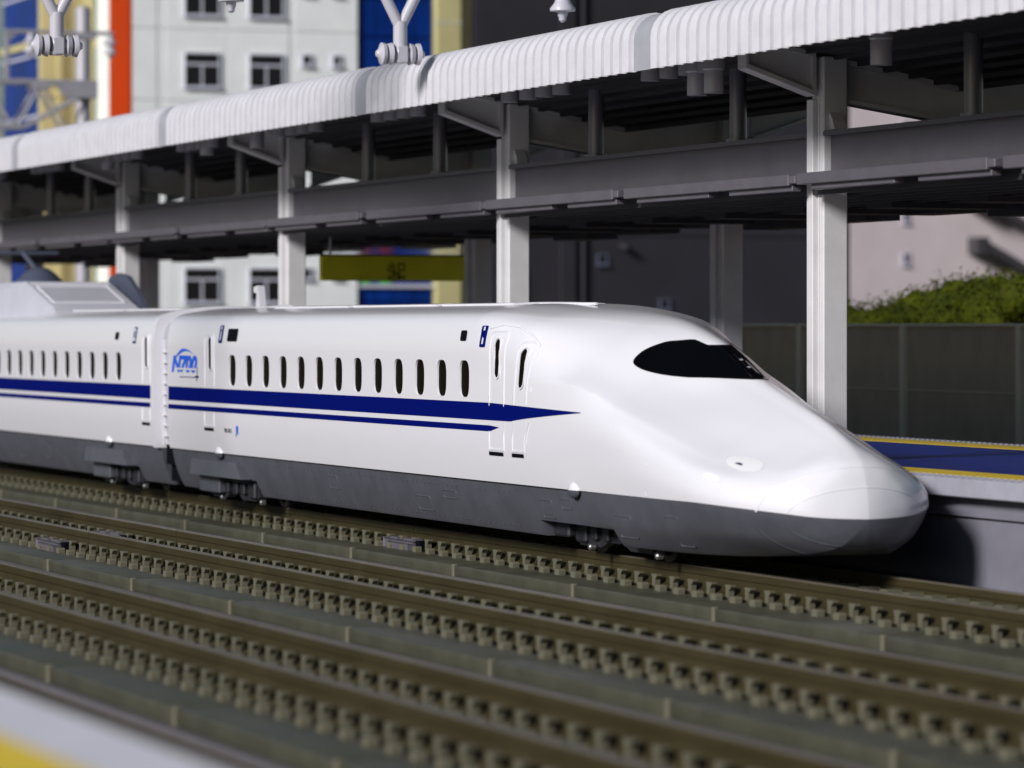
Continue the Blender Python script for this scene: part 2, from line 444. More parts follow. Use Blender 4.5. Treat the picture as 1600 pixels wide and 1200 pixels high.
def text_pts(body, size, font_shear=0., bold=0.):
    cu = bpy.data.curves.new('t', 'FONT'); cu.body = body; cu.size = size; cu.shear = font_shear; cu.offset = bold; cu.resolution_u = 3
    cu.align_x = 'CENTER'; cu.align_y = 'CENTER'
    ob = bpy.data.objects.new('t', cu); COL.objects.link(ob)
    dg = bpy.context.evaluated_depsgraph_get(); me = bpy.data.meshes.new_from_object(ob.evaluated_get(dg))
    v = [tuple(p.co) for p in me.vertices]; f = [tuple(p.vertices) for p in me.polygons]
    bpy.data.objects.remove(ob); bpy.data.curves.remove(cu); bpy.data.meshes.remove(me)
    return v, f

def text_decal(sh, body, x, z, size, off, shear=0., bold=0., sx=1.):
    v, f = text_pts(body, size, shear, bold)
    return MB().add([sh.side(x + p[0] * sx, z + p[1], off) for p in v], f)

CUTS1 = [(-8.0, -4.95, .45), (-25.7, -22.2, .5)]
WIN1 = [-23.03 + 1.0333 * i for i in range(13)]
lead = empty('train_car', (-13.5, 0, 0), 'white leading train car with the long pointed nose and black windshield', 'train car', 'coupled cars of the white train')
sh1 = Shell(-27.38, True, CUTS1, (-23.6, -10.3), WIN1); sh1.bvh(); sh1.build(lead, (M['white'], M['skirt'])); sh1.panes(lead)

CUTS2 = [(-33.6, -30.2, .5), (-51.5, -48, .5)]
WIN2 = [-31.03 - 1.047 * i for i in range(18)][::-1]
second = empty('train_car', (-40, 0, 0), 'white second train car with a grey equipment hood on its roof', 'train car', 'coupled cars of the white train')
sh2 = Shell(-53.1, False, CUTS2, (WIN2[0] - .6, WIN2[-1] + .6), WIN2); sh2.bvh(); sh2.build(second, (M['white'], M['skirt'])); sh2.panes(second)

# stripes
def lerp(a, b, t): return a + (b - a) * min(max(t, 0), 1)
def s_lo(x): return 1.86 if x < -8.6 else lerp(1.86, 2.035, ((x + 8.6) / 2.7) ** .8)
def s_hi(x): return 2.12 if x < -9.5 else lerp(2.12, 2.045, (x + 9.5) / 3.6)
decal_strip(sh1, frange(-27.3, -10.2, 30) + frange(-10.1, -5.9, 50), s_lo, s_hi, .004).build('wide_stripe', M['blue'], lead, 60)
decal_strip(sh1, frange(-27.3, -10.2, 30) + frange(-10.1, -9.1, 20), lambda x: 1.695 if x < -9.5 else lerp(1.695, 1.76, (x + 9.5) / .4), lambda x: 1.785 if x < -9.5 else lerp(1.785, 1.765, (x + 9.5) / .4), .004, 2).build('thin_stripe', M['blue'], lead, 60)
decal_strip(sh2, frange(-53, -28.55, 30), lambda x: 1.86, lambda x: 2.12, .004).build('wide_stripe', M['blue'], second, 60)
decal_strip(sh2, frange(-53, -28.55, 30), lambda x: 1.695, lambda x: 1.785, .004, 2).build('thin_stripe', M['blue'], second, 60)

def door(sh, parent, x0, x1, z0, z1, wx, wz0, wz1, lean=0., step=True):
    xm = (x0 + x1) / 2
    def L(z): return lean * (z - z0) / (z1 - z0)
    def arc(zb):
        pts = [(x0 + L(z), z) for z in frange(zb, z1 - .12, 8)]
        pts += [(x0 + L(z1) + .12 - .12 * math.cos(R(a)), z1 - .12 + .12 * math.sin(R(a))) for a in (20, 45, 70, 90)]
        pts += [(x1 + L(z1) - .12 + .12 * math.sin(R(a)), z1 - .12 + .12 * math.cos(R(a))) for a in (0, 20, 45, 70, 90)]
        return pts + [(x1 + L(z), z) for z in reversed(frange(zb, z1 - .12, 8))]
    ring = arc(z0)[:]
    ring = [p for k, p in enumerate(ring)]
    dense = []
    for a, b in zip(ring, ring[1:] + ring[:1]):
        m_ = max(1, int(math.hypot(b[0] - a[0], b[1] - a[1]) / .08)); dense += [(a[0] + (b[0] - a[0]) * q / m_, a[1] + (b[1] - a[1]) * q / m_) for q in range(m_)]
    mb = MB(); rib(mb, dense, .04, lambda p: .001 if 1.67 < p[1] < 2.14 else .011, sh.side, True)
    d = mb.build('door', M['white'], parent, 60)
    w = .085; h = (wz1 - wz0) / 2; zc = (wz0 + wz1) / 2; pl = []
    for i in range(24):
        a = 2 * math.pi * i / 24; pl.append((wx + L(zc) + w * math.cos(a) + L(zc + h * math.sin(a)) - L(zc), zc + (h - w) * (1 if math.sin(a) > 0 else -1) + w * math.sin(a)))
    win = decal_poly(sh, pl, .008).build('door_window', M['glass'], d)
    mb = MB(); rib(mb, [(wx + (p[0] - wx) * 1.25, zc + (p[1] - zc) * 1.07) for p in pl], .03, .018, sh.side, True); mb.build('window_rim', M['white'], d, 60)
    if step:
        decal_poly(sh, [(x0, z0 - .085), (x1 - .02, z0 - .085), (x1 - .02, z0 - .03), (x0, z0 - .03)], .012).build('door_step', M['black'], d)
door(sh1, lead, -9.52, -8.9, 1.43, 3.18, -9.2, 2.50, 3.06)
door(sh1, lead, -8.55, -8.05, 1.43, 3.02, -8.32, 2.36, 2.92, .16)
door(sh1, lead, -24.82, -24.2, 1.43, 3.10, -24.45, 2.46, 3.05)
door(sh2, second, -29.2, -28.62, 1.43, 3.10, -28.9, 2.46, 3.05)
# lead-door surround: long fairing line around both cab doors
mb = MB(); rib(mb, [(-9.62, 3.22), (-9.2, 3.27), (-8.7, 3.24), (-8.2, 3.12), (-7.85, 2.98), (-7.76, 2.8), (-7.8, 2.3)], .035, .014, sh1.side)
rib(mb, [(-7.85, 1.85), (-7.95, 1.7), (-8.0, 1.55)], .035, .014, sh1.side); mb.build('door_surround', M['white'], lead, 60)

def plate(sh, parent, x, z, txt):
    p = decal_poly(sh, rrect(x - .12, x + .12, z - .16, z + .16, .03), .008).build('car_number_plate', M['blue'], parent)
    text_decal(sh, txt, x, z, .34, .012, 0, .012).build('number', M['white'], p, fix=False)
plate(sh1, lead, -9.83, 3.1, '1'); plate(sh1, lead, -23.78, 3.11, '1'); plate(sh2, second, -29.78, 3.08, '2')
def display(sh, parent, x0, x1, z0, z1):
    decal_poly(sh, rrect(x0, x1, z0, z1, .04), .008).build('destination_display', M['black'], parent)
display(sh1, lead, -23.35, -22.72, 2.98, 3.21); display(sh1, lead, -10.82, -10.55, 3.03, 3.19); display(sh2, second, -31.28, -31.0, 2.99, 3.14)

# N700 logo with its arc
lg = MB()
v, f = text_pts('N700', .60, .28, .03)
lg.add([sh1.side(-26.25 + p[0] * 1.22, 2.535 + p[1] * .68, .006) for p in v], f)
arc = [(-26.95 + 1.55 * t, 2.48 + .31 * math.sin(math.pi * (.08 + .72 * t)) ** .8) for t in frange(0, 1, 24)]
for i in range(24):
    w0, w1 = .06 * (1 - abs(2 * i / 24 - .75)) + .008, .06 * (1 - abs(2 * (i + 1) / 24 - .75)) + .008
    a, b = arc[i], arc[i + 1]
    lg.add([sh1.side(a[0], a[1], .006), sh1.side(b[0], b[1], .006), sh1.side(b[0], b[1] + max(w1, .006), .006), sh1.side(a[0], a[1] + max(w0, .006), .006)], [(0, 1, 2, 3)])
logo = lg.build('logo', M['logoblue'], lead, fix=False)
decal_poly(sh1, [(-26.75, 2.44), (-25.3, 2.44), (-25.3, 2.475), (-26.75, 2.475)], .010).build('logo_gap', M['white'], logo)
mb = MB()
for q in ([(-26.5, 2.30), (-25.25, 2.30), (-25.25, 2.315), (-26.5, 2.315)], [(-25.36, 2.24), (-25.32, 2.24), (-25.28, 2.5), (-25.31, 2.5)], [(-25.45, 2.30), (-25.2, 2.30), (-25.2, 2.335), (-25.45, 2.335)]):
    mb.add([sh1.side(x, z, .0065) for x, z in q], [(0, 1, 2, 3)])
mb.build('logo_underline', M['blue'], logo, fix=False)
text_decal(sh1, '783-2012', -23.3, 1.37, .105, .006, 0, .001, 1.2).build('car_code', M['black'], lead, fix=False)
text_decal(sh1, 'JR', -22.72, 1.39, .2, .006, .2, .008, .9).build('operator_mark', M['logoblue'], lead, fix=False)

# windshield: follows the cab surface between two heights
def sec_at(x):
    return nose_section(math.sqrt(-x / NL))
def y_on(x, z):
    sec = sec_at(x)
    for i in range(5 * NS, len(sec) - 1):
        (ya, za), (yb, zb) = sec[i], sec[i + 1]
        if za <= z <= zb: return ya + (yb - ya) * (z - za) / max(zb - za, 1e-6)
    return 0.
def x_centre(z):
    a, b = .5, 9.
    for _ in range(40):
        m = (a + b) / 2
        if sec_at(-m)[-1][1] < z: a = m
        else: b = m
    return -(a + b) / 2
NZ, NXW = 26, 70; vb = MB()
for side in (-1, 1):
    vs = []
    for j in range(NZ + 1):
        u = j / NZ; z = 2.525 + (2.985 - 2.525) * u; xc = x_centre(z)
        xt = (-5.80 + 2.35 * (1 - max(0, 1 - ((.72 - u) / .72) ** 2.7) ** (1 / 2.4))) if u < .72 else (-5.80 + .55 * (1 - max(0, 1 - ((u - .72) / .28) ** 2.6) ** (1 / 2.6)))
        for i in range(NXW + 1):
            x = xc - (xc - xt) * (1 - i / NXW) ** 2
            zz = z + .075 * u * u * max(0, min(1, (-x - 4.8) / .35)) * max(0, min(1, (x + 5.85) / .3))
            h, n, _, _ = sh1.tree.find_nearest(Vector((x, side * y_on(x, zz), zz)))
            c = Vector((x, 0, 1.6))
            if n.dot(h - c) < 0: n = -n
            vs.append(h + n * .012)
    n = NXW + 1
    vb.add(vs, [(j * n + i, j * n + i + 1, (j + 1) * n + i + 1, (j + 1) * n + i) for j in range(NZ) for i in range(NXW)])
wind = vb.build('windshield', M['visor'], lead, 50)
for x_, z_ in ((-4.02, 2.90), (-3.72, 2.91)):
    h, n, _, _ = sh1.tree.find_nearest(Vector((x_, -y_on(x_, z_), z_)))
    if n.dot(h - Vector((x_, 0, 1.6))) < 0: n = -n
    u_ = n.orthogonal().normalized(); v_ = n.cross(u_); c_ = h + n * .016
    MB().add([c_ + u_ * .035, c_ + v_ * .035, c_ - u_ * .035, c_ - v_ * .035], [(0, 1, 2, 3)]).build('cab_marker', M['band'], wind)
# headlights
for sy in (-1, 1):
    pts = []
    for i in range(28):
        a = 2 * math.pi * i / 28
        c, s_ = math.cos(a), math.sin(a)
        pts.append((.38 * c, .062 * s_ * (1.1 + .2 * c) + -.06 * c))
    vs = [sh1.side(-1.52 + x, 1.46 + z, .004) for x, z in pts]; cc = sh1.side(-1.52, 1.46, .012)
    vs = [Vector((v.x, v.y * -sy, v.z)) for v in vs + [cc]]
    h = MB().add(vs, [(i, (i + 1) % 28, 28) for i in range(28)]).build('headlight', M['lamp'], lead, 80)
    l2 = [(-1.64, 1.445), (-1.5, 1.425), (-1.5, 1.44), (-1.58, 1.455), (-1.50, 1.52), (-1.53, 1.525)]
    MB().add([Vector((v.x, v.y * -sy, v.z)) for v in (sh1.side(x, z, .03) for x, z in l2)], [(0, 1, 2, 3)]).build('lamp_divider', M['fin'], h)
    pts = [(-1.72 + .20 * math.cos(2 * math.pi * i / 20), 1.285 + .035 * math.sin(2 * math.pi * i / 20) - .04 * math.cos(2 * math.pi * i / 20)) for i in range(20)]  # pale ellipse modelled in place of a reflection under the headlight, no lamp
    MB().add([Vector((v.x, v.y * -sy, v.z)) for v in [sh1.side(x, z, .005) for x, z in pts]], [tuple(range(20))]).build('lamp_reflection', M['lamp'], lead)
# coupler cover seams on the nose (arcs seen from the front)
def ell(cy, cz, a, b, n=90): return [(cy + a * math.cos(2 * math.pi * (i + .5) / n), cz + b * math.sin(2 * math.pi * (i + .5) / n)) for i in range(n)]
up, lo = MB(), MB()
for e in (ell(0, .85, 1.22, .60), ell(0, .80, .97, .39)):
    rib(up, [p for p in e if p[1] > .86], .02, .005, sh1.front)
    k = min(range(len(e)), key=lambda q: (e[q][0] if e[q][1] < .80 else 99)); lw = [p for p in e if p[1] < .78]
    lw.sort(key=lambda p: p[0]); rib(lo, lw, .02, .005, sh1.front)
up.build('coupler_cover_seam', M['white'], lead, 60); lo.build('coupler_cover_seam', M['skirt'], lead, 60)
# small vent marks below the windshield and panel seam
mb = MB()
for x0, x1, z0, z1 in ((-3.55, -3.52, .97, 1.42), ): rib(mb, [(x0, z0), (x1, z1)], .022, .008, sh1.side)
mb.build('panel_seam', M['white'], lead, 60)
# jack covers: half white, half grey domes on the boundary
def dome(sh, parent, x, z=.95, r=.115):
    p = sh.side(x, z + .05, 0); up, lo = MB(), MB(); N = 14
    for mbx, a0, a1 in ((up, 0, 180), (lo, 180, 360)):
        vs = []; 
        for j in range(6):
            rr = r * math.cos(R(90 * j / 5)); d = .075 * math.sin(R(90 * j / 5))
            for i in range(N + 1):
                a = R(a0 + (a1 - a0) * i / N); vs.append((x + rr * 1.7 * math.cos(a), p.y - d + .02, z + rr * math.sin(a) * 1.05))
        mbx.add(vs, [(j * (N + 1) + i, j * (N + 1) + i + 1, (j + 1) * (N + 1) + i + 1, (j + 1) * (N + 1) + i) for j in range(5) for i in range(N)])
    o = up.build('jack_cover', M['white'], parent, 60); lo.build('cover_lower_half', M['skirt'], o, 60)
for x in (-6.21, -24.05): dome(sh1, lead, x)
dome(sh2, second, -31.96)
# raised panels, vents and bolt heads of the skirt
def skirt_details(sh, parent, x0, x1, skip):
    mb = MB(); bolts = MB()
    x = x0
    while x < x1:
        if not any(a - .5 < x < b + .5 for a, b, _ in skip):
            rib(mb, [(x, .30), (x + .10, .86)], .022, .008, sh.side)
            for q in range(4):
                bx = x + .2 + q * .22; p = sh.side(bx, .82, 0)
                if p and bx < x1: bolts.box(p.x - .012, p.x + .012, p.y - .012, p.y + .01, p.z - .012, p.z + .012)
                p = sh.side(bx, .33, 0)
                if p and bx < x1: bolts.box(p.x - .012, p.x + .012, p.y - .012, p.y + .01, p.z - .012, p.z + .012)
        x += 1.05
    mb.build('skirt_seams', M['skirt'], parent, 60, kind='stuff'); bolts.build('skirt_bolts', M['skirt'], parent, kind='stuff')
skirt_details(sh1, lead, -21.4, -8.6, CUTS1); skirt_details(sh2, second, -47, -34.5, CUTS2)
def hatch(sh, parent, x0, x1, z0, z1):
    mb = MB(); rib(mb, rrect(x0, x1, z0, z1, .03, 3), .022, .008, sh.side, True)
    q = [sh.side(x, z, .006) for x, z in ((x0 + .04, z1 + .03), (x1 - .02, z1 + .03), (x1 - .02, z1 + .055), (x0 + .04, z1 + .055))]
    mb.build('skirt_hatch', M['skirt'], parent, 60)
for a in ((-4.78, -4.2, .36, .66), (-7.75, -7.3, .5, .76), (-3.0, -2.65, .32, .72), (-6.9, -6.5, .66, .8), (-17.8, -17.3, .55, .75), (-13.4, -12.7, .38, .6), (-12.0, -11.4, .62, .74)): hatch(sh1, lead, *a)
for a in ((-37.8, -37.3, .45, .7), (-40.3, -39.5, .4, .66)): hatch(sh2, second, *a)

# roof fittings
def roofy(x, y, nose=False):
    sec = FULLD if x < -NL else sec_at(x)
    for (ya, za), (yb, zb) in zip(sec[6 * NS:], sec[6 * NS + 1:]):
        if yb <= abs(y) <= ya: return za + (zb - za) * (ya - abs(y)) / max(ya - yb, 1e-6)
    return sec[-1][1]
def roof_strip(parent, x0, x1, y0, y1, h, name, m):
    mb = MB(); ys = frange(y0, y1, 6); vs = []
    for x in (x0, x1):
        for y in ys: vs += [(x, y, roofy(x, y) - .02), (x, y, roofy(x, y) + h)]
    n = 14; fs = [(2 * i + 1, 2 * i + 3, n + 2 * i + 3, n + 2 * i + 1) for i in range(6)]
    fs += [(0, 1, n + 1, n), (12, 13, n + 13, n + 12)] + [(2 * i, 2 * i + 2, 2 * i + 3, 2 * i + 1) for i in range(6)] + [(n + 2 * i, n + 2 * i + 2, n + 2 * i + 3, n + 2 * i + 1) for i in range(6)]
    mb.add(vs, fs).build(name, m, parent)
for x0, x1 in ((-23.5, -19.2), (-18.9, -14.6), (-14.3, -11.0)): roof_strip(lead, x0, x1, -.75, .75, .025, 'roof_panel', M['white'])
for x0, x1 in ((-38.4, -34.2), (-33.9, -29.8)): roof_strip(second, x0, x1, -.75, .75, .025, 'roof_panel', M['white'])
mb = MB()
for i, (xa, xb) in enumerate(((-10.9, -9.0), (-25.9, -24.2))):
    mb.tube((xa, -.35, roofy(xa, .35) + .0), (xb, -.18, roofy(xb, .18) + .03), .022, n=8)
mb.build('roof_handrail', M['white'], lead, 40)
MB().prism([(-27.12, 3.9), (-27.12, 4.0), (-26.86, 4.03), (-26.80, 4.0), (-26.66, 3.55), (-26.98, 3.55), (-26.93, 3.88)], 'y', -.06, .06).build('roof_antenna', M['white'], lead)
# bellows at the inner end of the second car
def ring_tube(x0, x1, grow, n=1):
    mb = MB(); K = frange(x0, x1, n); idx = range(IB, len(FULLD))
    vs = []; pr = [(FULLD[i][0], FULLD[i][1]) for i in idx]; pr = pr + [(-y, z) for y, z in reversed(pr)]
    m = len(pr)
    for x in K:
        for y, z in pr: vs.append((x, y * (1 + grow / 1.6), 1.8 + (z - 1.8) * (1 + grow / 1.9)))
    return mb, vs, m, len(K)
def ring_shell(x0, x1, grow, name, m, parent, n=1):
    mb, vs, mm, k = ring_tube(x0, x1, grow, n)
    fs = [(a * mm + i, a * mm + i + 1, (a + 1) * mm + i + 1, (a + 1) * mm + i) for a in range(k - 1) for i in range(mm - 1)]
    fs += [tuple(range(mm)), tuple(range((k - 1) * mm, k * mm))]
    return mb.add(vs, fs).build(name, m, parent, 40)
ring_shell(-28.42, -28.16, .045, 'end_rim', M['white'], second)
ring_shell(-28.16, -27.42, -.11, 'gangway', M['band'], second)
mb = MB()
for k in range(9):
    z = 1.15 + .2 * k; y = [p for p in FULLD[IB:] if p[1] >= z][0][0]
    mb.box(-27.95, -27.5, -y + .06, -y + .16, z, z + .035)
mb.box(-27.98, -27.93, -1.61, -1.50, 1.0, 3.0); mb.box(-27.53, -27.48, -1.61, -1.50, 1.0, 3.0)
mb.build('gangway_ribs', M['white'], second)
MB().box(-28.1, -27.4, -1.50, 1.2, .62, 1.0).box(-28.1, -27.4, -1.40, 1.2, .30, .62).build('coupler', M['black'], second)

# bogies
def bogie(parent, xc, cover):
    b = MB()
    b.prism([(-1.55, .20), (-1.35, .12), (-.55, .12), (-.3, .2), (.3, .2), (.55, .12), (1.35, .12), (1.55, .2), (1.5, .52), (-1.5, .52)], 'y', -1.36, -1.2)
    b.v = [(x + xc, y, z) for x, y, z in b.v]
    for s_ in (-1, 1):
        for w in (-1.25, 1.25):
            b.box(xc + w - .2, xc + w + .2, s_ * 1.3 - .13, s_ * 1.3 + .13, .16, .46, .03)
    for q in (-.7, -.25, .3, .75): b.box(xc + q - .1, xc + q + .1, -1.45, -1.3, .22, .42, .02)
    b.tube((xc - 1.25, -.7, .43), (xc - 1.25, .7, .43), .08); b.tube((xc + 1.25, -.7, .43), (xc + 1.25, .7, .43), .08)
    b.box(xc - 1, xc + 1, -1, 1, .3, .6)
    if not cover: b.v = [(x, y * .80, z) for x, y, z in b.v]
    o = b.build('bogie', M['bogie'], parent)
    for w in (-1.25, 1.25):
        for s_ in (-1, 1):
            MB().lathe((xc + w, s_ * .64, .43), (0, s_, 0), [(0, .0), (0, .45), (.05, .44), (.06, .43), (.17, .43), (.17, .34), (.13, .32), (.13, .1), (.2, .1), (.2, 0)], 24).build('wheel', M['wheel'], o, 30)
        MB().lathe((xc + w + .52, -1.32 if cover else -1.12, .12), (0, -1, 0), [(0, .045), (.08, .05), (.1, .03)], 10).build('sander_knob', M['metal'], o, 40)
    if cover:
        c = MB()
        prof = [(-1.50, .86), (-1.66, .80), (-1.70, .52), (-1.44, .52), (-1.40, .6)]
        a, bb = cover
        vs = [(a + .0, y, z) for y, z in prof] + [(bb - (.86 - z) * -1.0 - .5, y, z) for y, z in prof]
        vs = [(a, y, z) for y, z in prof] + [(bb + (.62 - z) * 1.6, y, z) for y, z in prof]
        n = len(prof); c.add(vs, [(i, (i + 1) % n, n + (i + 1) % n, n + i) for i in range(n)] + [tuple(range(n)), tuple(range(n, 2 * n))])
        c.build('bogie_cover', M['skirt'], o)
        MB().box(a, a + 1.3, -1.5, -1.3, .2, .53, .02).build('bogie_box', M['skirt'], o)
bogie(lead, -23.95, (-25.8, -22.6)); bogie(second, -31.9, (-33.7, -30.5)); bogie(lead, -5.95, None)
MB().box(-8.0, -7.4, -1.25, -1.0, .22, .46, .03).build('underfloor_box', M['bogie'], lead)

# roof equipment of the second car
hood = MB()
prof = [(-49.5, 3.5), (-49.5, 4.22), (-41.9, 4.26), (-39.3, 3.66), (-39.0, 3.5)]
top = [(x, z) for x, z in prof]
vs = [(x, -1.25, 3.42 if z < 4 else z - .12) for x, z in prof] + [(x, -.95, z) for x, z in prof] + [(x, .95, z) for x, z in prof] + [(x, 1.25, 3.42 if z < 4 else z - .12) for x, z in prof]
vs = []
for yy, dz_ in ((-1.42, -9), (-1.15, -.16), (-.95, 0), (.95, 0), (1.15, -.16), (1.42, -9)):
    for x, z in prof: vs.append((x, yy, 3.15 if dz_ < -1 else max(z + dz_, 3.4)))
n = len(prof)
hood.add(vs, [(a * n + i, a * n + i + 1, (a + 1) * n + i + 1, (a + 1) * n + i) for a in range(5) for i in range(n - 1)])
hd = hood.build('roof_hood', M['hood'], second, 30)
pl = [(-43.9, 0), (-41.6, 0), (-40.5, 0)]
def on_front(u, y):   # point on the slanted front of the hood
    x = -41.9 + 2.6 * u; return Vector((x, y, 4.26 - .6 * u + .012))
MB().add([on_front(.22, -.8), on_front(.8, -.8), on_front(.8, .75), on_front(.22, .75)], [(0, 1, 2, 3)]).build('hood_panel', M['hood'], hd)
mb = MB()
for a, b in (((.2, -.82), (.82, -.82)), ((.82, -.82), (.82, .77)), ((.82, .77), (.2, .77)), ((.2, .77), (.2, -.82)), ((.1, -.9), (.1, .9))):
    mb.tube(on_front(*a), on_front(*b), .022, n=6)
mb.build('hood_panel_edging', M['white'], hd)
finp = [(-43.4, 3.4), (-43.2, 4.05), (-42.7, 4.38), (-42.0, 4.46), (-41.2, 4.38), (-40.3, 4.0), (-39.5, 3.5), (-39.4, 3.4)]
MB().prism(finp, 'y', 1.18, 1.30).build('side_fin', M['fin'], second)
pan = MB().lathe((-46.2, .4, 4.2), (0, 0, 1), [(0, .55), (.12, .55), (.3, .38), (.42, .2), (.45, 0)], 20).tube((-46.2, .4, 4.5), (-47.4, .3, 5.0), .06)
pan.tube((-47.6, -.9, 5.0), (-47.6, 1.2, 5.0), .045)
pan.build('pantograph', M['fin'], second, 40)

# ================================================================== TRACKS
PITCH = .64
def fastener_mesh(sgn):
    b = MB()
    pr = [(-.055, -.365), (.055, -.365), (.055, -.24), (.115, -.19), (.115, -.165), (-.08, -.165), (-.055, -.215)]
    b.prism(pr, 'y', sgn * .09, sgn * .165)
    b.prism([(-.09, -.365), (.09, -.365), (.09, -.30), (.065, -.275), (-.065, -.275), (-.09, -.30)], 'y', sgn * .27, sgn * .37)
    b.prism([(-.035, -.365), (.035, -.365), (.035, -.325), (-.035, -.325)], 'y', sgn * .165, sgn * .27)
    return b.mesh('fastener', M['slabedge'], 30)
FN, FP = fastener_mesh(-1), fastener_mesh(1)
def rail_mesh(x0, x1):
    p = [(-.14, -.34), (.14, -.34), (.13, -.31), (.06, -.28), (.05, -.12), (.065, -.10), (.065, -.012), (.05, 0), (-.05, 0), (-.065, -.012), (-.065, -.10), (-.05, -.12), (-.06, -.28), (-.13, -.31)]
    b = MB().prism(p, 'x', x0, x1)
    for i in (6, 7, 8): b.m[i] = 1
    return b.mesh('rail', [M['rail'], M['railtop']], 30)
SLAB_HW = 1.72
slab_me = None
def slab_mesh(L):
    b = MB()
    b.box(-L / 2 + .03, L / 2 - .03, -SLAB_HW, SLAB_HW, -.56, -.36, .035)
    return b.mesh('slab', M['slab'], 40)
SLAB = slab_mesh(5.0)
def bolts_mesh():
    b = MB()
    for k in range(8):
        x = -2.5 + (k + .5) * PITCH * .98
        b.tube((x, -SLAB_HW + .35, -.365), (x, -SLAB_HW + .35, -.335), .06, .045, n=8)
        b.tube((x, SLAB_HW - .35, -.365), (x, SLAB_HW - .35, -.335), .06, .045, n=8)
    return b.mesh('slab_bolts', M['slab'], 40)
def track(yc, label, sides, phase=0.):
    t = empty('railway_track', (-20, yc, -.56), label, 'railway track', 'parallel model railway tracks')
    b = MB().box(-110, 45, yc - 2.15, yc + 2.15, -.80, -.60, .03); b.build('trackbed', M['bed'], t)
    b = MB().box(-110, 45, yc - SLAB_HW - .16, yc - SLAB_HW - .01, -.66, -.53, .02); b.build('slab_ledge', M['ledge'], t)
    x = -1.0 + phase - 2.5 - 5 * 21
    while x < 45:
        inst('slab', SLAB, (x, yc, 0), t); x += 5.0
    jb = MB().box(-.045, .045, -SLAB_HW - .025, -SLAB_HW + .06, -.56, -.35, .015).mesh('slab_joint', M['slabedge'], 30)
    x = -1.0 + phase - 5 * 16
    while x < 30:
        if seen(x, yc - SLAB_HW, -.4): inst('slab_joint', jb, (x, yc, 0), t)
        x += 5.0
    for s_ in (-1, 1):
        for xa, xb in ((-110, -15.6), (-15.57, 45)) :
            o = bpy.data.objects.new('rail', rail_mesh(xa, xb)); o.location = (0, yc + s_ * .72, 0); link(o, t)
    k0 = int(-100 / PITCH)
    rest = {}
    for ry, sgn in sides:
        n = 0
        for k in range(k0, int(40 / PITCH)):
            x = k * PITCH + .2 + phase
            y = yc + ry
            if seen(x, y, -.2, 40) and x > -78:
                inst('fastener', FN if sgn < 0 else FP, (x, y + sgn * .06, 0), t); n += 1
    # keep the turned-away and far rows as one piece
    allrows = [(-.72, -1), (-.72, 1), (.72, -1), (.72, 1)]
    b = MB()
    for ry, sgn in allrows:
        me = FN if sgn < 0 else FP
        for k in range(k0, int(40 / PITCH)):
            x = k * PITCH + .2 + phase; y = yc + ry
            if (ry, sgn) in sides and seen(x, y, -.2, 40) and x > -78: continue
            if x < -78 and (ry, sgn) not in sides: continue
            b.box(x - .12, x + .12, y + sgn * .1, y + sgn * .3, -.37, -.14)
    b.build('fastener_rows', M['slabedge'], t, kind='stuff')
    return t
T1 = track(0., 'railway track under the white train, beside the blue platform', [(-.72, -1)])
T2 = track(-5.45, 'middle railway track, next to the train track', [(-.72, -1), (.72, -1)], 1.6)
T3 = track(-10.12, 'blurred railway track closest to the viewer, by the yellow-edged platform', [(-.72, -1), (.72, -1)], .7)
# rail joiners
def joiner(t, x, y, sgn):
    b = MB().box(x - .75, x + .75, y + sgn * .10, y + sgn * .32, -.365, -.22, .02).box(x - .35, x + .7, y + sgn * .32, y + sgn * .40, -.365, -.26, .01)
    b.box(x - .55, x - .2, y + sgn * .12, y + sgn * .28, -.225, -.19); b.box(x + .1, x + .6, y + sgn * .12, y + sgn * .28, -.225, -.185)
    b.build('rail_joiner', M['joiner'], t)
    MB().box(x + .78, x + .98, y + sgn * .1, y + sgn * .3, -.365, -.2).build('joint_gap', M['black'], t)
joiner(T1, -15.6, -.72, -1); joiner(T2, -17.2, -6.17, -1); joiner(T2, -19.0, -4.73, -1)
mb = MB()
for yc in (0, -5.45): mb.box(-15.62, -15.6, yc - .80, yc - .64, -.3, .004)

# ================================================================== PLATFORMS
PZ = 1.25
pl = empty('platform', (-20, 5.5, 0), 'long station platform with a blue floor and yellow lines under the canopy', 'platform', kind='structure')
X0, X1 = -110, 45
MB().box(X0, X1, 2.35, 9.0, -.8, PZ - .004).build('platform_core', M['conc'], pl)
MB().add([(X0, 2.9, PZ), (X1, 2.9, PZ), (X1, 8.3, PZ), (X0, 8.3, PZ)], [(0, 1, 2, 3)]).build('floor_sheet', M['floor'], pl)
MB().box(X0, X1, 2.28, 3.0, PZ - .02, PZ + .006).build('yellow_line', M['yellow'], pl)
MB().box(X0, X1, 8.25, 9.15, PZ - .02, PZ + .006).build('yellow_line', M['yellow'], pl)
MB().box(X0, X1, 1.78, 2.35, PZ - .245, PZ, .015).build('edge_coping', M['conc'], pl)
MB().box(X0, X1, 9.0, 9.7, PZ - .245, PZ, .015).build('edge_coping', M['conc'], pl)
b = MB()
for k in range(110):
    x = -10 + k * .2
    for y in (1.9, 2.04, 2.18): b.tube((x, y, PZ), (x, y, PZ + .012), .05, .03, n=6)
    for y in (9.3, 9.5): b.tube((x - 16, y, PZ), (x - 16, y, PZ + .014), .05, .03, n=6)
b.build('tactile_studs', M['conc'], pl, kind='stuff')
pw = MB().box(-.66, .66, 0, .12, -.78, 0.72, .008).mesh('wall_panel', M['wallp'], 30)
for k in range(22): inst('wall_panel', pw, (-21.2 + k * 1.31, 2.08, 0), pl)
MB().box(X0, -21.9, 2.1, 2.2, -.78, .74).build('wall_run', M['wallp'], pl)
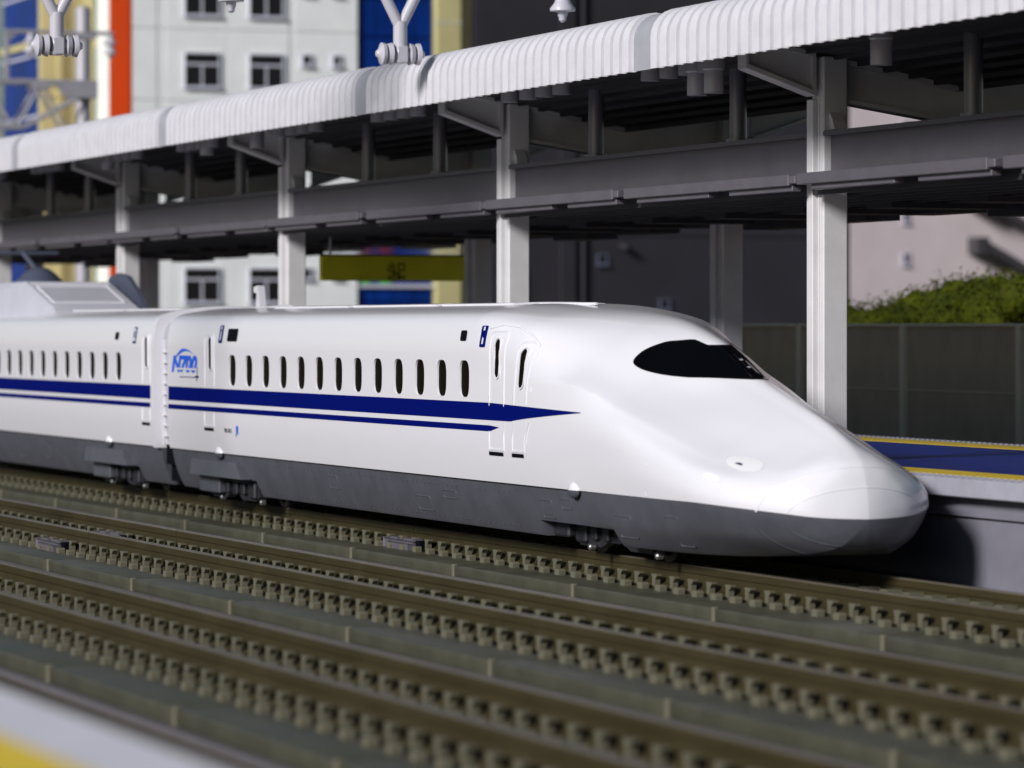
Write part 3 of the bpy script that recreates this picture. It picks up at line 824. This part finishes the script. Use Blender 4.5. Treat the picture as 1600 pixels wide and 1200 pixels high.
MB().box(X0, X1, 2.02, 2.2, .73, 1.0, .01).build('wall_cap', M['wallp'], pl)

np_ = empty('platform', (10, -19, 0), 'blurred pale platform corner with a yellow line at the bottom left', 'platform', kind='structure')
MB().box(-60, 30, -30, -17.0, -.8, PZ, .02).build('platform_slab', mat('pale_lilac_platform', (.80, .79, .86), .5, var=.06, vscale=3), np_)
MB().box(-60, 30, -18.6, -17.62, PZ - .02, PZ + .006).build('yellow_line', mat('bright_yellow_line', (.95, .68, .04), .5, var=.08), np_)

# ================================================================== CANOPY
cn = empty('platform_canopy', (-20, 5.3, PZ), 'long station canopy with white ribbed roof edge on grey steel columns', 'canopy')
CX = [-8.0 - 13.43 * k for k in range(-1, 6)]
BX = [-8.97 - 13.43 * k for k in range(-1, 6)]
# roof profile from the bottom of the fascia, round the curve, down to the valley
def roof_prof(off=0.):
    p = [(.6, 7.06), (.6, 7.3), (.6, 7.52)]
    for a in (15, 30, 45, 60, 75): p.append((.6 + .36 * (1 - math.cos(R(a))), 7.52 + .36 * math.sin(R(a))))
    p += [(.97, 7.88), (1.6, 7.79), (3.3, 7.45), (5.3, 7.05), (7.3, 7.45), (9.6, 7.88)]
    return p
def norm2(p, i):
    a = p[max(i - 1, 0)]; b = p[min(i + 1, len(p) - 1)]; d = Vector((b[0] - a[0], b[1] - a[1])).normalized(); return Vector((-d.y, d.x))
def ribbed(x0, x1):
    P = roof_prof(); mb = MB(); xs = []
    n = round((x1 - x0) / .38); p = (x1 - x0) / n
    for k in range(n):
        b_ = x0 + k * p; xs += [(b_, .0), (b_ + .01 * p, .085), (b_ + .66 * p, .085), (b_ + .67 * p, .0)]
    xs.append((x1, 0.))
    vs = []
    for x, h in xs:
        for i, q in enumerate(P):
            nn = norm2(P, i); vs.append((x, q[0] - abs(nn.x) * h, q[1] + abs(nn.y) * h ))
    m = len(P); fs = [(a * m + i, (a + 1) * m + i, (a + 1) * m + i + 1, a * m + i + 1) for a in range(len(xs) - 1) for i in range(m - 1)]
    mb.add(vs, fs)
    # underside of the fascia and soffit
    b0 = len(mb.v)
    return mb
for xa, xb in zip(BX[1:], BX[:-1]):
    xm = (xa + xb) / 2
    ribbed(xa + .37, xm - .01).build('roof_sheet', M['roof'], cn, 25, fix=False)
    ribbed(xm + .01, xb - .37).build('roof_sheet', M['roof'], cn, 25, fix=False)
for x in BX:
    P = roof_prof(); vs = []
    for xx in (x - .375, x + .375):
        for i, q in enumerate(P):
            nn = norm2(P, i); vs.append((xx, q[0] - abs(nn.x) * .05, q[1] + abs(nn.y) * .05))
    m = len(P); MB().add(vs, [(i, m + i, m + i + 1, i + 1) for i in range(m - 1)]).build('joint_cover', M['band'], cn, 40, fix=False)
# soffit (underside sheet), edge trim
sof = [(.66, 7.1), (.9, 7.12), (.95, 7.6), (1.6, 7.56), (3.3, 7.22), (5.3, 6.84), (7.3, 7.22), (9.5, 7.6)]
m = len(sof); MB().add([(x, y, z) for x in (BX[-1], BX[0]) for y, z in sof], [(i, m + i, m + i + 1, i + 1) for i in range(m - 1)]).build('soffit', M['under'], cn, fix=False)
b = MB()
y = 1.0
while y < 9.4:
    z = 7.56 - .2 * (y - 1.6) if y < 5.3 else 6.84 + .18 * (y - 5.3)
    b.box(BX[-1], BX[0], y, y + .07, z - .06, z + .04); y += .42
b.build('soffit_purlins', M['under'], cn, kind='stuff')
# columns with downpipe box, beams
colm = MB().box(-.20, .20, -.20, .20, PZ, 7.25, .02).mesh('column', M['col'], 30)
pil = MB().box(-.21, .0, -.285, -.195, PZ, 6.62, .012).box(.05, .09, -.215, -.19, PZ, 6.6).mesh('column_casing', M['col'], 30)
gus = MB().prism([(.20, 6.16), (.42, 6.16), (.34, 6.30), (.20, 6.46)], 'y', -.1, .1).mesh('gusset', M['col'])
def beam_mesh():
    b = MB()
    def half(y0, z0, y1, z1, d0, d1):
        # web, flanges between two (y, top z) with depths
        b.add([(s_ * .035, y, z) for s_ in (-1, 1) for y, z in ((y0, z0), (y1, z1), (y1, z1 - d1), (y0, z0 - d0))], [(0, 1, 2, 3), (4, 5, 6, 7), (0, 1, 5, 4), (2, 3, 7, 6), (0, 3, 7, 4), (1, 2, 6, 5)])
        for dz0, dz1 in ((0, 0), (-d0, -d1)):
            b.add([(s_ * .17, y, z + q) for s_ in (-1, 1) for q in (-.035, .035) for y, z in ((y0, z0 + dz0), (y1, z1 + dz1))], [(0, 1, 3, 2), (4, 5, 7, 6), (0, 1, 5, 4), (2, 3, 7, 6), (0, 2, 6, 4), (1, 3, 7, 5)])
    half(1.75, 7.50, 2.85, 7.28, .42, .58)
    half(3.33, 7.18, 5.3, 6.80, .58, .5); half(7.27, 7.18, 5.3, 6.80, .58, .5)
    half(7.75, 7.28, 8.85, 7.50, .58, .42)
    b.box(-.16, .16, 2.80, 2.86, 6.72, 7.25); b.box(-.16, .16, 1.73, 1.77, 7.05, 7.5)
    return b.mesh('cross_beam', M['col'])
beam = beam_mesh()
for x in CX:
    for y in (3.13, 7.3):
        c = inst('column', colm, (x + .05, y, 0), cn)
        inst('column_casing', pil, (x + .05, y, 0), c); inst('gusset', gus, (x + .02, y, 0), c)
    inst('cross_beam', beam, (x, 0, 0), cn)
# girders between columns
for y in (3.1, 7.5):
    for xa, xb in zip(CX[1:], CX[:-1]):
        b = MB().box(xa + .26, xb - .26, y - .05, y + .05, 5.5, 6.07).box(xa + .24, xb - .24, y - .17, y + .17, 6.07, 6.14).box(xa + .26, xb - .26, y - .15, y + .15, 5.46, 5.52)
        b.build('girder', M['girder'], cn)
# hung ceiling: overlapping trays with a lower lip
b = None
for k, x in enumerate(CX[:-1]):
    xs = x + .45; L = 13.43
    for (xa, xb, dy, dz_) in ((xs - L, xs - L * .53, 0, 0), (xs - L * .52, xs - .25, .07, .0)):
        b = MB().box(xa, xb, 2.42 + dy, 8.35, 5.36 + dz_, 5.48 + dz_, .012)
        b.box(xa, xb - .2, 2.40 + dy, 2.52 + dy, 5.33 + dz_, 5.5 + dz_, .012)
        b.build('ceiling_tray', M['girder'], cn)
        l3 = (xb - xa)
        for fa, fb in ((.06, .5), (.62, .97)):
            MB().box(xa + l3 * fa, xa + l3 * fb, 2.47 + dy, 2.62 + dy, 5.25 + dz_, 5.335 + dz_, .01).build('tray_lip', M['girder'], cn)
b = MB()
for y in frange(2.9, 8.2, 9): b.box(CX[-1], CX[0], y - .05, y + .05, 5.2, 5.36)
for k in range(24):
    x = CX[0] - 3.3 * k; b.box(x - 1.1, x + .9, 7.9, 8.55, 5.14 - .05 * (k % 3), 5.3)
    b.box(x - .6, x + .3, 5.5, 7.5, 5.12, 5.25)
b.build('tray_ribs', M['under'], cn, kind='stuff')
# round posts standing on the girders up to the soffit
pm = MB().lathe((0, 0, 6.13), (0, 0, 1), [(0, .19), (.05, .19), (.05, .135), (1.3, .135)], 16).mesh('girder_post', M['post_grey'], 40)
for x in (-3.2, -11.3, -17.35, -25.4, -29.7, -38.6, -42.7, -52.0, -56.0): inst('girder_post', pm, (x, 3.1, 0), cn)
pm = MB().lathe((0, 0, 6.80), (0, 0, 1), [(0, 0), (0, .15), (.34, .15), (.36, .17), (.8, .17)], 14).mesh('soffit_stub', M['stub'], 40)
for base in (0, -13.43, -26.86, -40.3):
    for x in (-9.0, -9.75, -10.5, -11.25, -15.1, -15.9, -16.65, -17.55):
        inst('soffit_stub', pm, (x + base + (0 if base == 0 else .1), 1.6, .25), cn)
for x, z in ((-9.45, -.07), (-8.8, -.07), (-3.03, .0), (-32.5, 0.1), (-36.2, .1), (-44.5, .1)): inst('soffit_stub', pm, (x, 1.62, z), cn)

# exit sign hanging from the trays
sg = empty('exit_sign', (-38, 6.4, 4.2), 'yellow hanging exit sign board between the canopy columns', 'sign')
MB().box(-38.08, -37.92, 4.72, 8.2, 4.26, 4.82, .02).build('board', M['signy'], sg)
MB().box(-38.09, -37.91, 4.70, 8.22, 4.815, 4.845).build('top_edge', M['girder'], sg)
for y in (4.95, 8.02): MB().tube((-38, y, 4.8), (-38, y, 5.4), .028, n=8).build('hanger', M['col'], sg)
MB().box(-38.01, -37.99, 4.85, 8.1, 4.85, 5.3).build('clear_panel', M['acryl'], sg)
b = MB()
def stroke(y0, y1, z0, z1): b.box(-37.921, -37.913, 6.46 + y0 * .56, 6.46 + y1 * .56, 4.57 + z0 * .78, 4.57 + z1 * .78)
w = .032
for q in ((-.215, -.215 + w, -.12, .13), (-.33, -.33 + w, .0, .09), (-.10, -.10 + w, .0, .09), (-.33, -.10 + w, -.012, .016), (-.36, -.36 + w, -.12, -.03), (-.07, -.07 + w, -.12, -.03), (-.36, -.07 + w, -.13, -.10),
          (.08, .08 + w, -.13, .1), (.31, .31 + w, -.13, .1), (.08, .31 + w, .075, .105), (.08, .31 + w, -.10, -.072)): stroke(*q)
v, f = text_pts('Exit', .12, 0, .003); b.add([(-37.914, 6.46 + p[0], 4.425 + p[1]) for p in v], f)
v, f = text_pts('出口 출구', .10, 0, .003); b.add([(-37.914, 6.46 + p[0], 4.33 + p[1]) for p in v], f)
b.build('lettering', M['black'], sg, fix=False)

# ================================================================== BARRIER beyond the platform
br = empty('noise_barrier', (-20, 14.5, -.8), 'dark olive panelled noise barrier with pale posts behind the platform', 'barrier')
bx = -33.82 + 5.16 * 9
pme = MB().box(0, 5.0, -.06, .06, -.8, 1.93, .015).mesh('panel', M['barrier'], 30); pmu = MB().box(0, 5.0, -.06, .06, 1.955, 3.25, .015).mesh('panel', M['barrier'], 30)
pom = MB().box(-.12, .06, -.12, .1, -.8, 3.31, .02).mesh('barrier_post', M['post'], 30)
for k in range(26):
    x = bx - 5.16 * k
    inst('panel', pme, (x + .08, 14.5, 0), br); inst('panel', pmu, (x + .08, 14.5, 0), br); inst('barrier_post', pom, (x, 14.45, 0), br)
MB().box(bx - 5.16 * 26, bx + 5, 14.36, 14.64, 3.25, 3.31, .01).build('top_rail', M['post'], br)
MB().box(bx - 5.16 * 26, bx + 5, 14.42, 14.5, 1.93, 1.955).build('mid_rail', M['post'], br)

# ================================================================== CATENARY
def insul_prof(L, r):
    return [(0, 0), (0, r * .45), (L * .06, r * .45), (L * .2, r * .6), (L * .32, r), (L * .37, r), (L * .39, r * .5), (L * .47, r * .5), (L * .6, r * .65), (L * .72, r), (L * .77, r), (L * .79, r * .4), (L * .87, r * .38), (L * .9, r * .3), (L * .96, r * .28), (L, r * .12), (L, 0)]
def portal(x, label, y0, y1, zt):
    p = empty('catenary_portal', (x, 13, -.8), label, 'catenary portal')
    b = MB()
    for y in (y1,): MB().lathe((x, y, -.8), (0, 0, 1), [(0, .4), (.1, .4), (.1, .27), (zt + 3.3, .27), (zt + 3.42, .2), (zt + 3.45, 0)], 20).build('mast', M['silver'], p, 40)
    MB().lathe((x, y0, -.8), (0, 0, 1), [(0, .4), (.1, .4), (.1, .27), (zt + 3.3, .27), (zt + 3.42, .2), (zt + 3.45, 0)], 20).build('mast', M['silver'], p, 40)
    for dx in (-.45, .45):
        MB().box(x + dx - .06, x + dx + .06, y0, y1 + .35, zt - .16, zt, .015).build('top_chord', M['silver'], p)
        b = MB()
        b.prism([(y1 + .4, zt - .03), (y1 + .4, zt - .62), (y1 - .45, zt - .62), (y1 - .9, zt - .16), (y1 - .9, zt - .03)], 'x', x + dx - .075, x + dx + .075)
        b.build('gusset_plate', M['silver'], p)
        MB().box(x + dx - .06, x + dx + .06, y0, y1 - 2.2, zt - 1.75, zt - 1.6, .01).build('bottom_chord', M['silver'], p)
        MB().tube((x + dx, y1 - .2, zt - .6), (x + dx, y1 - 2.2, zt - 1.7), .06, n=8).build('diagonal', M['silver'], p)
        k = 0; y = y1 - 1.6
        while y > y0 + 1:
            MB().tube((x + dx, y, zt - .14), (x + dx, y - .85, zt - 1.65), .06, n=8).build('diagonal', M['silver'], p)
            MB().tube((x + dx, y, zt - .14), (x + dx, y + .85, zt - 1.65), .06, n=8).build('diagonal', M['silver'], p)
            MB().box(x + dx - .07, x + dx + .07, y - .3, y + .3, zt - .35, zt - .14, .01).build('gusset_plate', M['silver'], p)
            y -= 1.9
    return p
zt = 11.9
p1 = portal(-91.7, 'silver truss portal with a round mast beside the yellow building', -14, 13.0, zt)
b = MB().box(-91.78, -91.62, 10.2, 14.1, 13.52, 13.66, .015); b.box(-91.76, -91.64, 10.2, 10.34, zt, 13.6, .01)
b.add([(-91.7 + q, y, z) for q in (-.04, .04) for y, z in ((10.3, 13.5), (10.62, 13.5), (10.3, 13.2))], [(0, 1, 2), (3, 4, 5), (0, 1, 4, 3), (1, 2, 5, 4), (2, 0, 3, 5)])
b.build('bracket_frame', M['silver'], p1)
MB().prism([(12.55, 13.6), (13.45, 13.6), (13.3, 13.35), (12.7, 13.35)], 'x', -91.85, -91.40).build('mast_collar', M['silver'], p1)
for y in (11.12, 13.98):
    t = MB().lathe((-91.7, y, 13.52), (0, 0, -1), insul_prof(.85, .24), 18).build('insulator', M['insul'], p1, 40)
p2 = portal(-18.6, 'silver truss portal above the white train carrying pale insulators', -14, 13.0, 11.9)
for y, z in ((2.97, 8.52), (-3.0, 8.52)):
    h = MB().lathe((-18.6, y, z + .85), (0, 0, -1), insul_prof(.85, .22), 18).tube((-18.6, y, z + .8), (-18.6, y, 10.3), .06).build('insulator', M['insul'], p2, 40)
for yc in (0., -6.0):
    b = MB().lathe((-18.6, yc - .43, 7.9), (0, 1, 0), [(0, 0), (0, .05), (.04, .08), (.09, .19), (.15, .18), (.17, .09), (.20, .17), (.27, .19), (.29, .08), (.36, .07), (.50, .07), (.57, .08), (.59, .19), (.66, .17), (.69, .09), (.71, .18), (.77, .19), (.82, .08), (.86, .05), (.86, 0)], 18)
    b.build('insulator', M['insul'], p2, 40)
    b = MB().tube((-18.6, yc, 7.8), (-18.6, yc, 8.45), .12).box(-18.75, -18.45, yc - .1, yc + .1, 7.74, 8.04, .02)
    for s_ in (-1, 1): b.tube((-18.6, yc, 8.35), (-18.6, yc + s_ * 1.0, 10.3), .095)
    b.build('hanger_fork', M['insul'], p2, 40)

# ================================================================== BUILDINGS
def window(parent, x, y0, y1, z0, z1, split=True, name='window', fm='winframe'):
    w = MB()
    t = .055
    w.box(x, x + .10, y0, y1, z0, z0 + t).box(x, x + .10, y0, y1, z1 - t, z1).box(x, x + .10, y0, y0 + t, z0 + t, z1 - t).box(x, x + .10, y1 - t, y1, z0 + t, z1 - t)
    if split:
        zm = z0 + (z1 - z0) * .66
        w.box(x, x + .09, y0 + t, y1 - t, zm - .05, zm + .05); w.box(x, x + .085, (y0 + y1) / 2 - .035, (y0 + y1) / 2 + .035, z0 + t, zm - .05)
    w.box(x, x + .16, y0 - .05, y1 + .05, z0 - .07, z0)
    o = w.build(name, M[fm], parent)
    MB().box(x - .02, x + .03, y0 + .02, y1 - .02, z0 + .02, z1 - .02).build('pane', M['wdark'], o)
XB = -115
wb = empty('white_building', (XB, 26, -.8), 'white panelled building with paired dark windows and an orange side', 'building')
# wall panels (separate slabs with joints)
ys = [20.95, 22.2, 22.6, 25.2, 27.75, 28.05, 30.78]
zs = [-.8] + [0.72 + 2.98 * k for k in range(8)]
for z0, z1 in zip(zs, zs[1:]):
    for y0, y1 in ((20.95, 22.05), (22.07, 22.43), (22.45, 25.05), (25.07, 27.78), (27.8, 28.0), (28.02, 30.78)):
        MB().box(XB - .25, XB - (.03 if y1 - y0 < .5 else 0), y0, y1, z0 + .015, z1 - .015, .012).build('wall_panel', M['bwhite'], wb)
MB().box(XB - 9, XB - .1, 21.05, 30.7, -.8, 24).build('core', M['bwhite'], wb)
MB().box(XB - 3.4, XB - .26, 20.93, 21.2, -.8, 22).build('orange_side', M['orange'], wb)
MB().box(XB - 3.4, XB + .02, 20.90, 20.96, -.8, 22).build('orange_fin', M['orange'], wb)
for k in range(-2, 4):
    z = 13.2 + (k - 1) * 2.98 + 2.98 - 2.98 * 1 + 2.98
for k in range(7):
    z0 = 13.2 - 2.98 * 4 + 2.98 * k
    if z0 < .5: continue
    window(wb, XB, 23.2, 24.75, z0, z0 + 1.45); window(wb, XB, 26.0, 27.52, z0, z0 + 1.45)
    window(wb, XB, 28.3, 28.76, z0 + 1.0, z0 + 1.48, False); window(wb, XB, 29.65, 30.05, z0 + 1.0, z0 + 1.48, False)
bb = empty('blue_glass_building', (XB, 33, -.8), 'dark blue glazed building with a yellow corner pier', 'building')
MB().box(XB - 8, XB - .3, 30.85, 34.2, -.8, 24).build('core', M['bglass'], bb)
for k in range(4):
    for j in range(15):
        z0 = -.5 + j * 1.6
        MB().box(XB - .3, XB - .2, 30.87 + k * .84, 30.87 + k * .84 + .78, z0 + .03, z0 + 1.55, .01).build('glass_pane', M['bglass'], bb)
MB().box(XB - .25, XB - .05, 30.85, 34.2, 4.9, 5.05).build('transom', M['winframe'], bb)
for k, (y0, y1) in enumerate(((30.9, 31.36), (31.81, 32.28))):
    MB().box(XB - .2, XB - .12, y0, y1, 6.3, 6.85).build('red_sign', M['red'], bb); MB().box(XB - .2, XB - .12, y0, y1, 5.06, 5.32).build('green_sign', M['green'], bb)
MB().box(XB - 6, XB + .25, 34.22, 35.35, -.8, 24, .05).build('yellow_pier', M['byellow'], bb)
MB().box(XB - 6, XB - .05, 35.36, 35.85, -.8, 24, .05).build('yellow_pier', M['byellow'], bb)
for z in frange(1.5, 21, 8): MB().box(XB + .2, XB + .27, 34.2, 35.37, z, z + .05).build('pier_joint', M['winframe'], bb)

XL = -121
lb = empty('yellow_building', (XL, 20, -.8), 'yellow building with blue glass side left of the orange wall', 'building')
MB().box(XL - 7.0, XL - .5, 18.75, 21.65, -.8, 24).build('core', M['byellow'], lb)
for y0, y1, dx in ((18.60, 19.25, .0), (19.25, 19.47, .18), (19.49, 20.18, -.15), (20.55, 20.9, .05)):
    for k in range(11):
        z0 = -.8 + k * 2.3
        MB().box(XL - .5, XL + dx, y0, y1, z0, z0 + 2.27, .02).build('facade_panel', M['byellow'], lb)
MB().box(XL - .5, XL - .2, 20.18, 20.55, -.8, 24).build('facade_recess', M['byellow'], lb)
for k in range(11):
    z0 = -.8 + k * 2.3
    for y0, y1 in ((20.92, 21.18), (21.2, 21.58)): MB().box(XL - .5, XL - .12, y0, y1, z0, z0 + 2.24, .01).build('teal_pane', M['lglass'], lb)
MB().box(XL - .5, XL + .04, 21.58, 21.70, -.8, 24).build('white_pier', M['bwhite'], lb)
for k in range(8):
    for j in range(9):
        x0 = XL - .6 - k * .8; z0 = -.8 + j * 2.62
        MB().box(x0 - .74, x0, 18.62, 18.74, z0, z0 + 2.5, .01).build('blue_pane', M['bglass'], lb)
for j in range(10): MB().box(XL - 7.2, XL - .5, 18.58, 18.70, -.92 + j * 2.62, -.80 + j * 2.62).build('blue_transom', M['winframe'], lb)
MB().box(XL - 7.4, XL + .0, 18.55, 21.7, 15.2, 15.5).build('cornice', M['byellow'], lb)

XD = -114.6
db = empty('charcoal_building', (XD, 43, -.8), 'charcoal building with small windows and wall pipes behind the canopy', 'building')
MB().box(XD - 10, XD, 35.9, 53.4, -.8, 24).build('wall', M['bdark'], db)
MB().box(XD, XD + .06, 35.9, 53.4, 7.2, 7.33).build('ledge', M['bdark'], db)
for y0, y1, z0, z1 in ((41.47, 41.95, 5.93, 6.38), (44.35, 44.84, 4.0, 4.46)): window(db, XD, y0, y1, z0, z1, False, fm='wframed')
for y in (40.8, 47.6): MB().tube((XD + .12, y, -.8), (XD + .12, y, 23), .1).build('wall_pipe', M['bdark'], db, 40)
MB().box(XD, XD + .25, 39.75, 40.4, -.8, 23).build('wall_pilaster', M['bdark'], db)
MB().tube((XD + .05, 42.55, 6.75), (XD + .45, 42.75, 6.6), .13).build('vent_hood', M['bdark'], db)
MB().box(XD, XD + .1, 37.9, 38.2, 4.3, 5.8).build('wall_box', M['black'], db)

XP = -150
pb = empty('pink_building', (XP, 78, -.8), 'blurred pale pink building with outside stairs behind the hedge', 'building')
MB().box(XP - 12, XP, 62, 100, -.8, 30).build('wall', M['bpink'], pb)
for z in (2.0, 4.6, 6.9, 9.15, 11.5, 14): 
    window(pb, XP, 73.1, 73.5, z - .3, z + .35, False)
    window(pb, XP, 69.1, 69.5, z - .3, z + .35, False)
for z in (10.3, 7.9, 5.5, 12.7): 
    b = MB(); b.add([(XP + q, y, zz) for q in (.1, 1.3) for y, zz in ((77.6, z), (80.6, z - 1.6), (80.6, z - 2.0), (77.6, z - .5))], [(0, 1, 2, 3), (4, 5, 6, 7), (0, 1, 5, 4), (1, 2, 6, 5), (2, 3, 7, 6), (3, 0, 4, 7)])
    b.build('stair_flight', M['stair'], pb); MB().box(XP + .1, XP + 1.3, 77.0, 77.7, z - .7, z + .2).build('stair_landing', M['stair'], pb)

# ================================================================== HEDGE AND TREE
def leaf_cloud(blobs, n, size, m, parent, name):
    b = MB()
    tot = sum(r[3] ** 2 for r in blobs)
    for cx, cy, cz, r in blobs:
        for _ in range(int(n * r * r / tot)):
            d = Vector((random.gauss(0, 1), random.gauss(0, 1), random.gauss(0, 1))).normalized()
            rr = r * (random.random() ** .25) * random.uniform(.88, 1.1); p = Vector((cx, cy, cz)) + d * rr
            nrm = (d + Vector((random.gauss(0, .5), random.gauss(0, .5), random.gauss(0, .5)))).normalized(); u = nrm.orthogonal().normalized()
            a = random.random() * 6.28; u = Matrix.Rotation(a, 3, nrm) @ u; w = nrm.cross(u); s_ = size * random.uniform(.6, 1.3)
            b.add([p - u * s_, p + w * s_ * .55, p + u * s_, p - w * s_ * .55], [(0, 1, 2, 3)])
    return b.build(name, m, parent, fix=False)
hg = empty('hedge', (-34, 20, -.8), 'yellow-green leafy hedge rising above the noise barrier', 'hedge')
bl = []
for k in range(26):
    x = -44.5 + k * 1.0
    bl.append((x + random.uniform(-.5, .5), 20 + random.uniform(-1.0, 1.0), lerp(2.0, 3.1, (x + 44) / 6) + random.uniform(-.5, .4), random.uniform(.9, 1.4)))
    bl.append((x, 20 + random.uniform(-.8, .8), 1.0, 1.5))
for k in range(90):
    x = random.uniform(-44.5, -19); bl.append((x, 20 + random.uniform(-1.2, .8), lerp(2.55, 3.75, (x + 44.5) / 7) + random.uniform(-.5, .25), random.uniform(.45, .75)))
leaf_cloud(bl, 170000, .05, M['leaf'], hg, 'foliage')
core = MB()
for cx, cy, cz, r in bl:
    bm = bmesh.new(); bmesh.ops.create_icosphere(bm, subdivisions=2, radius=r * .78)
    for v in bm.verts: v.co = v.co * random.uniform(.9, 1.06) + Vector((cx, cy, cz))
    core.bm(bm)
core.build('inner_foliage', M['leaf'], hg, fix=False, kind='stuff')
b = MB()
for k in range(12): b.tube((-43.5 + 2.1 * k, 20, -.8), (-43.3 + 2.1 * k, 20.1, 1.8), .09, .05, 6)
b.build('stems', M['bark'], hg)
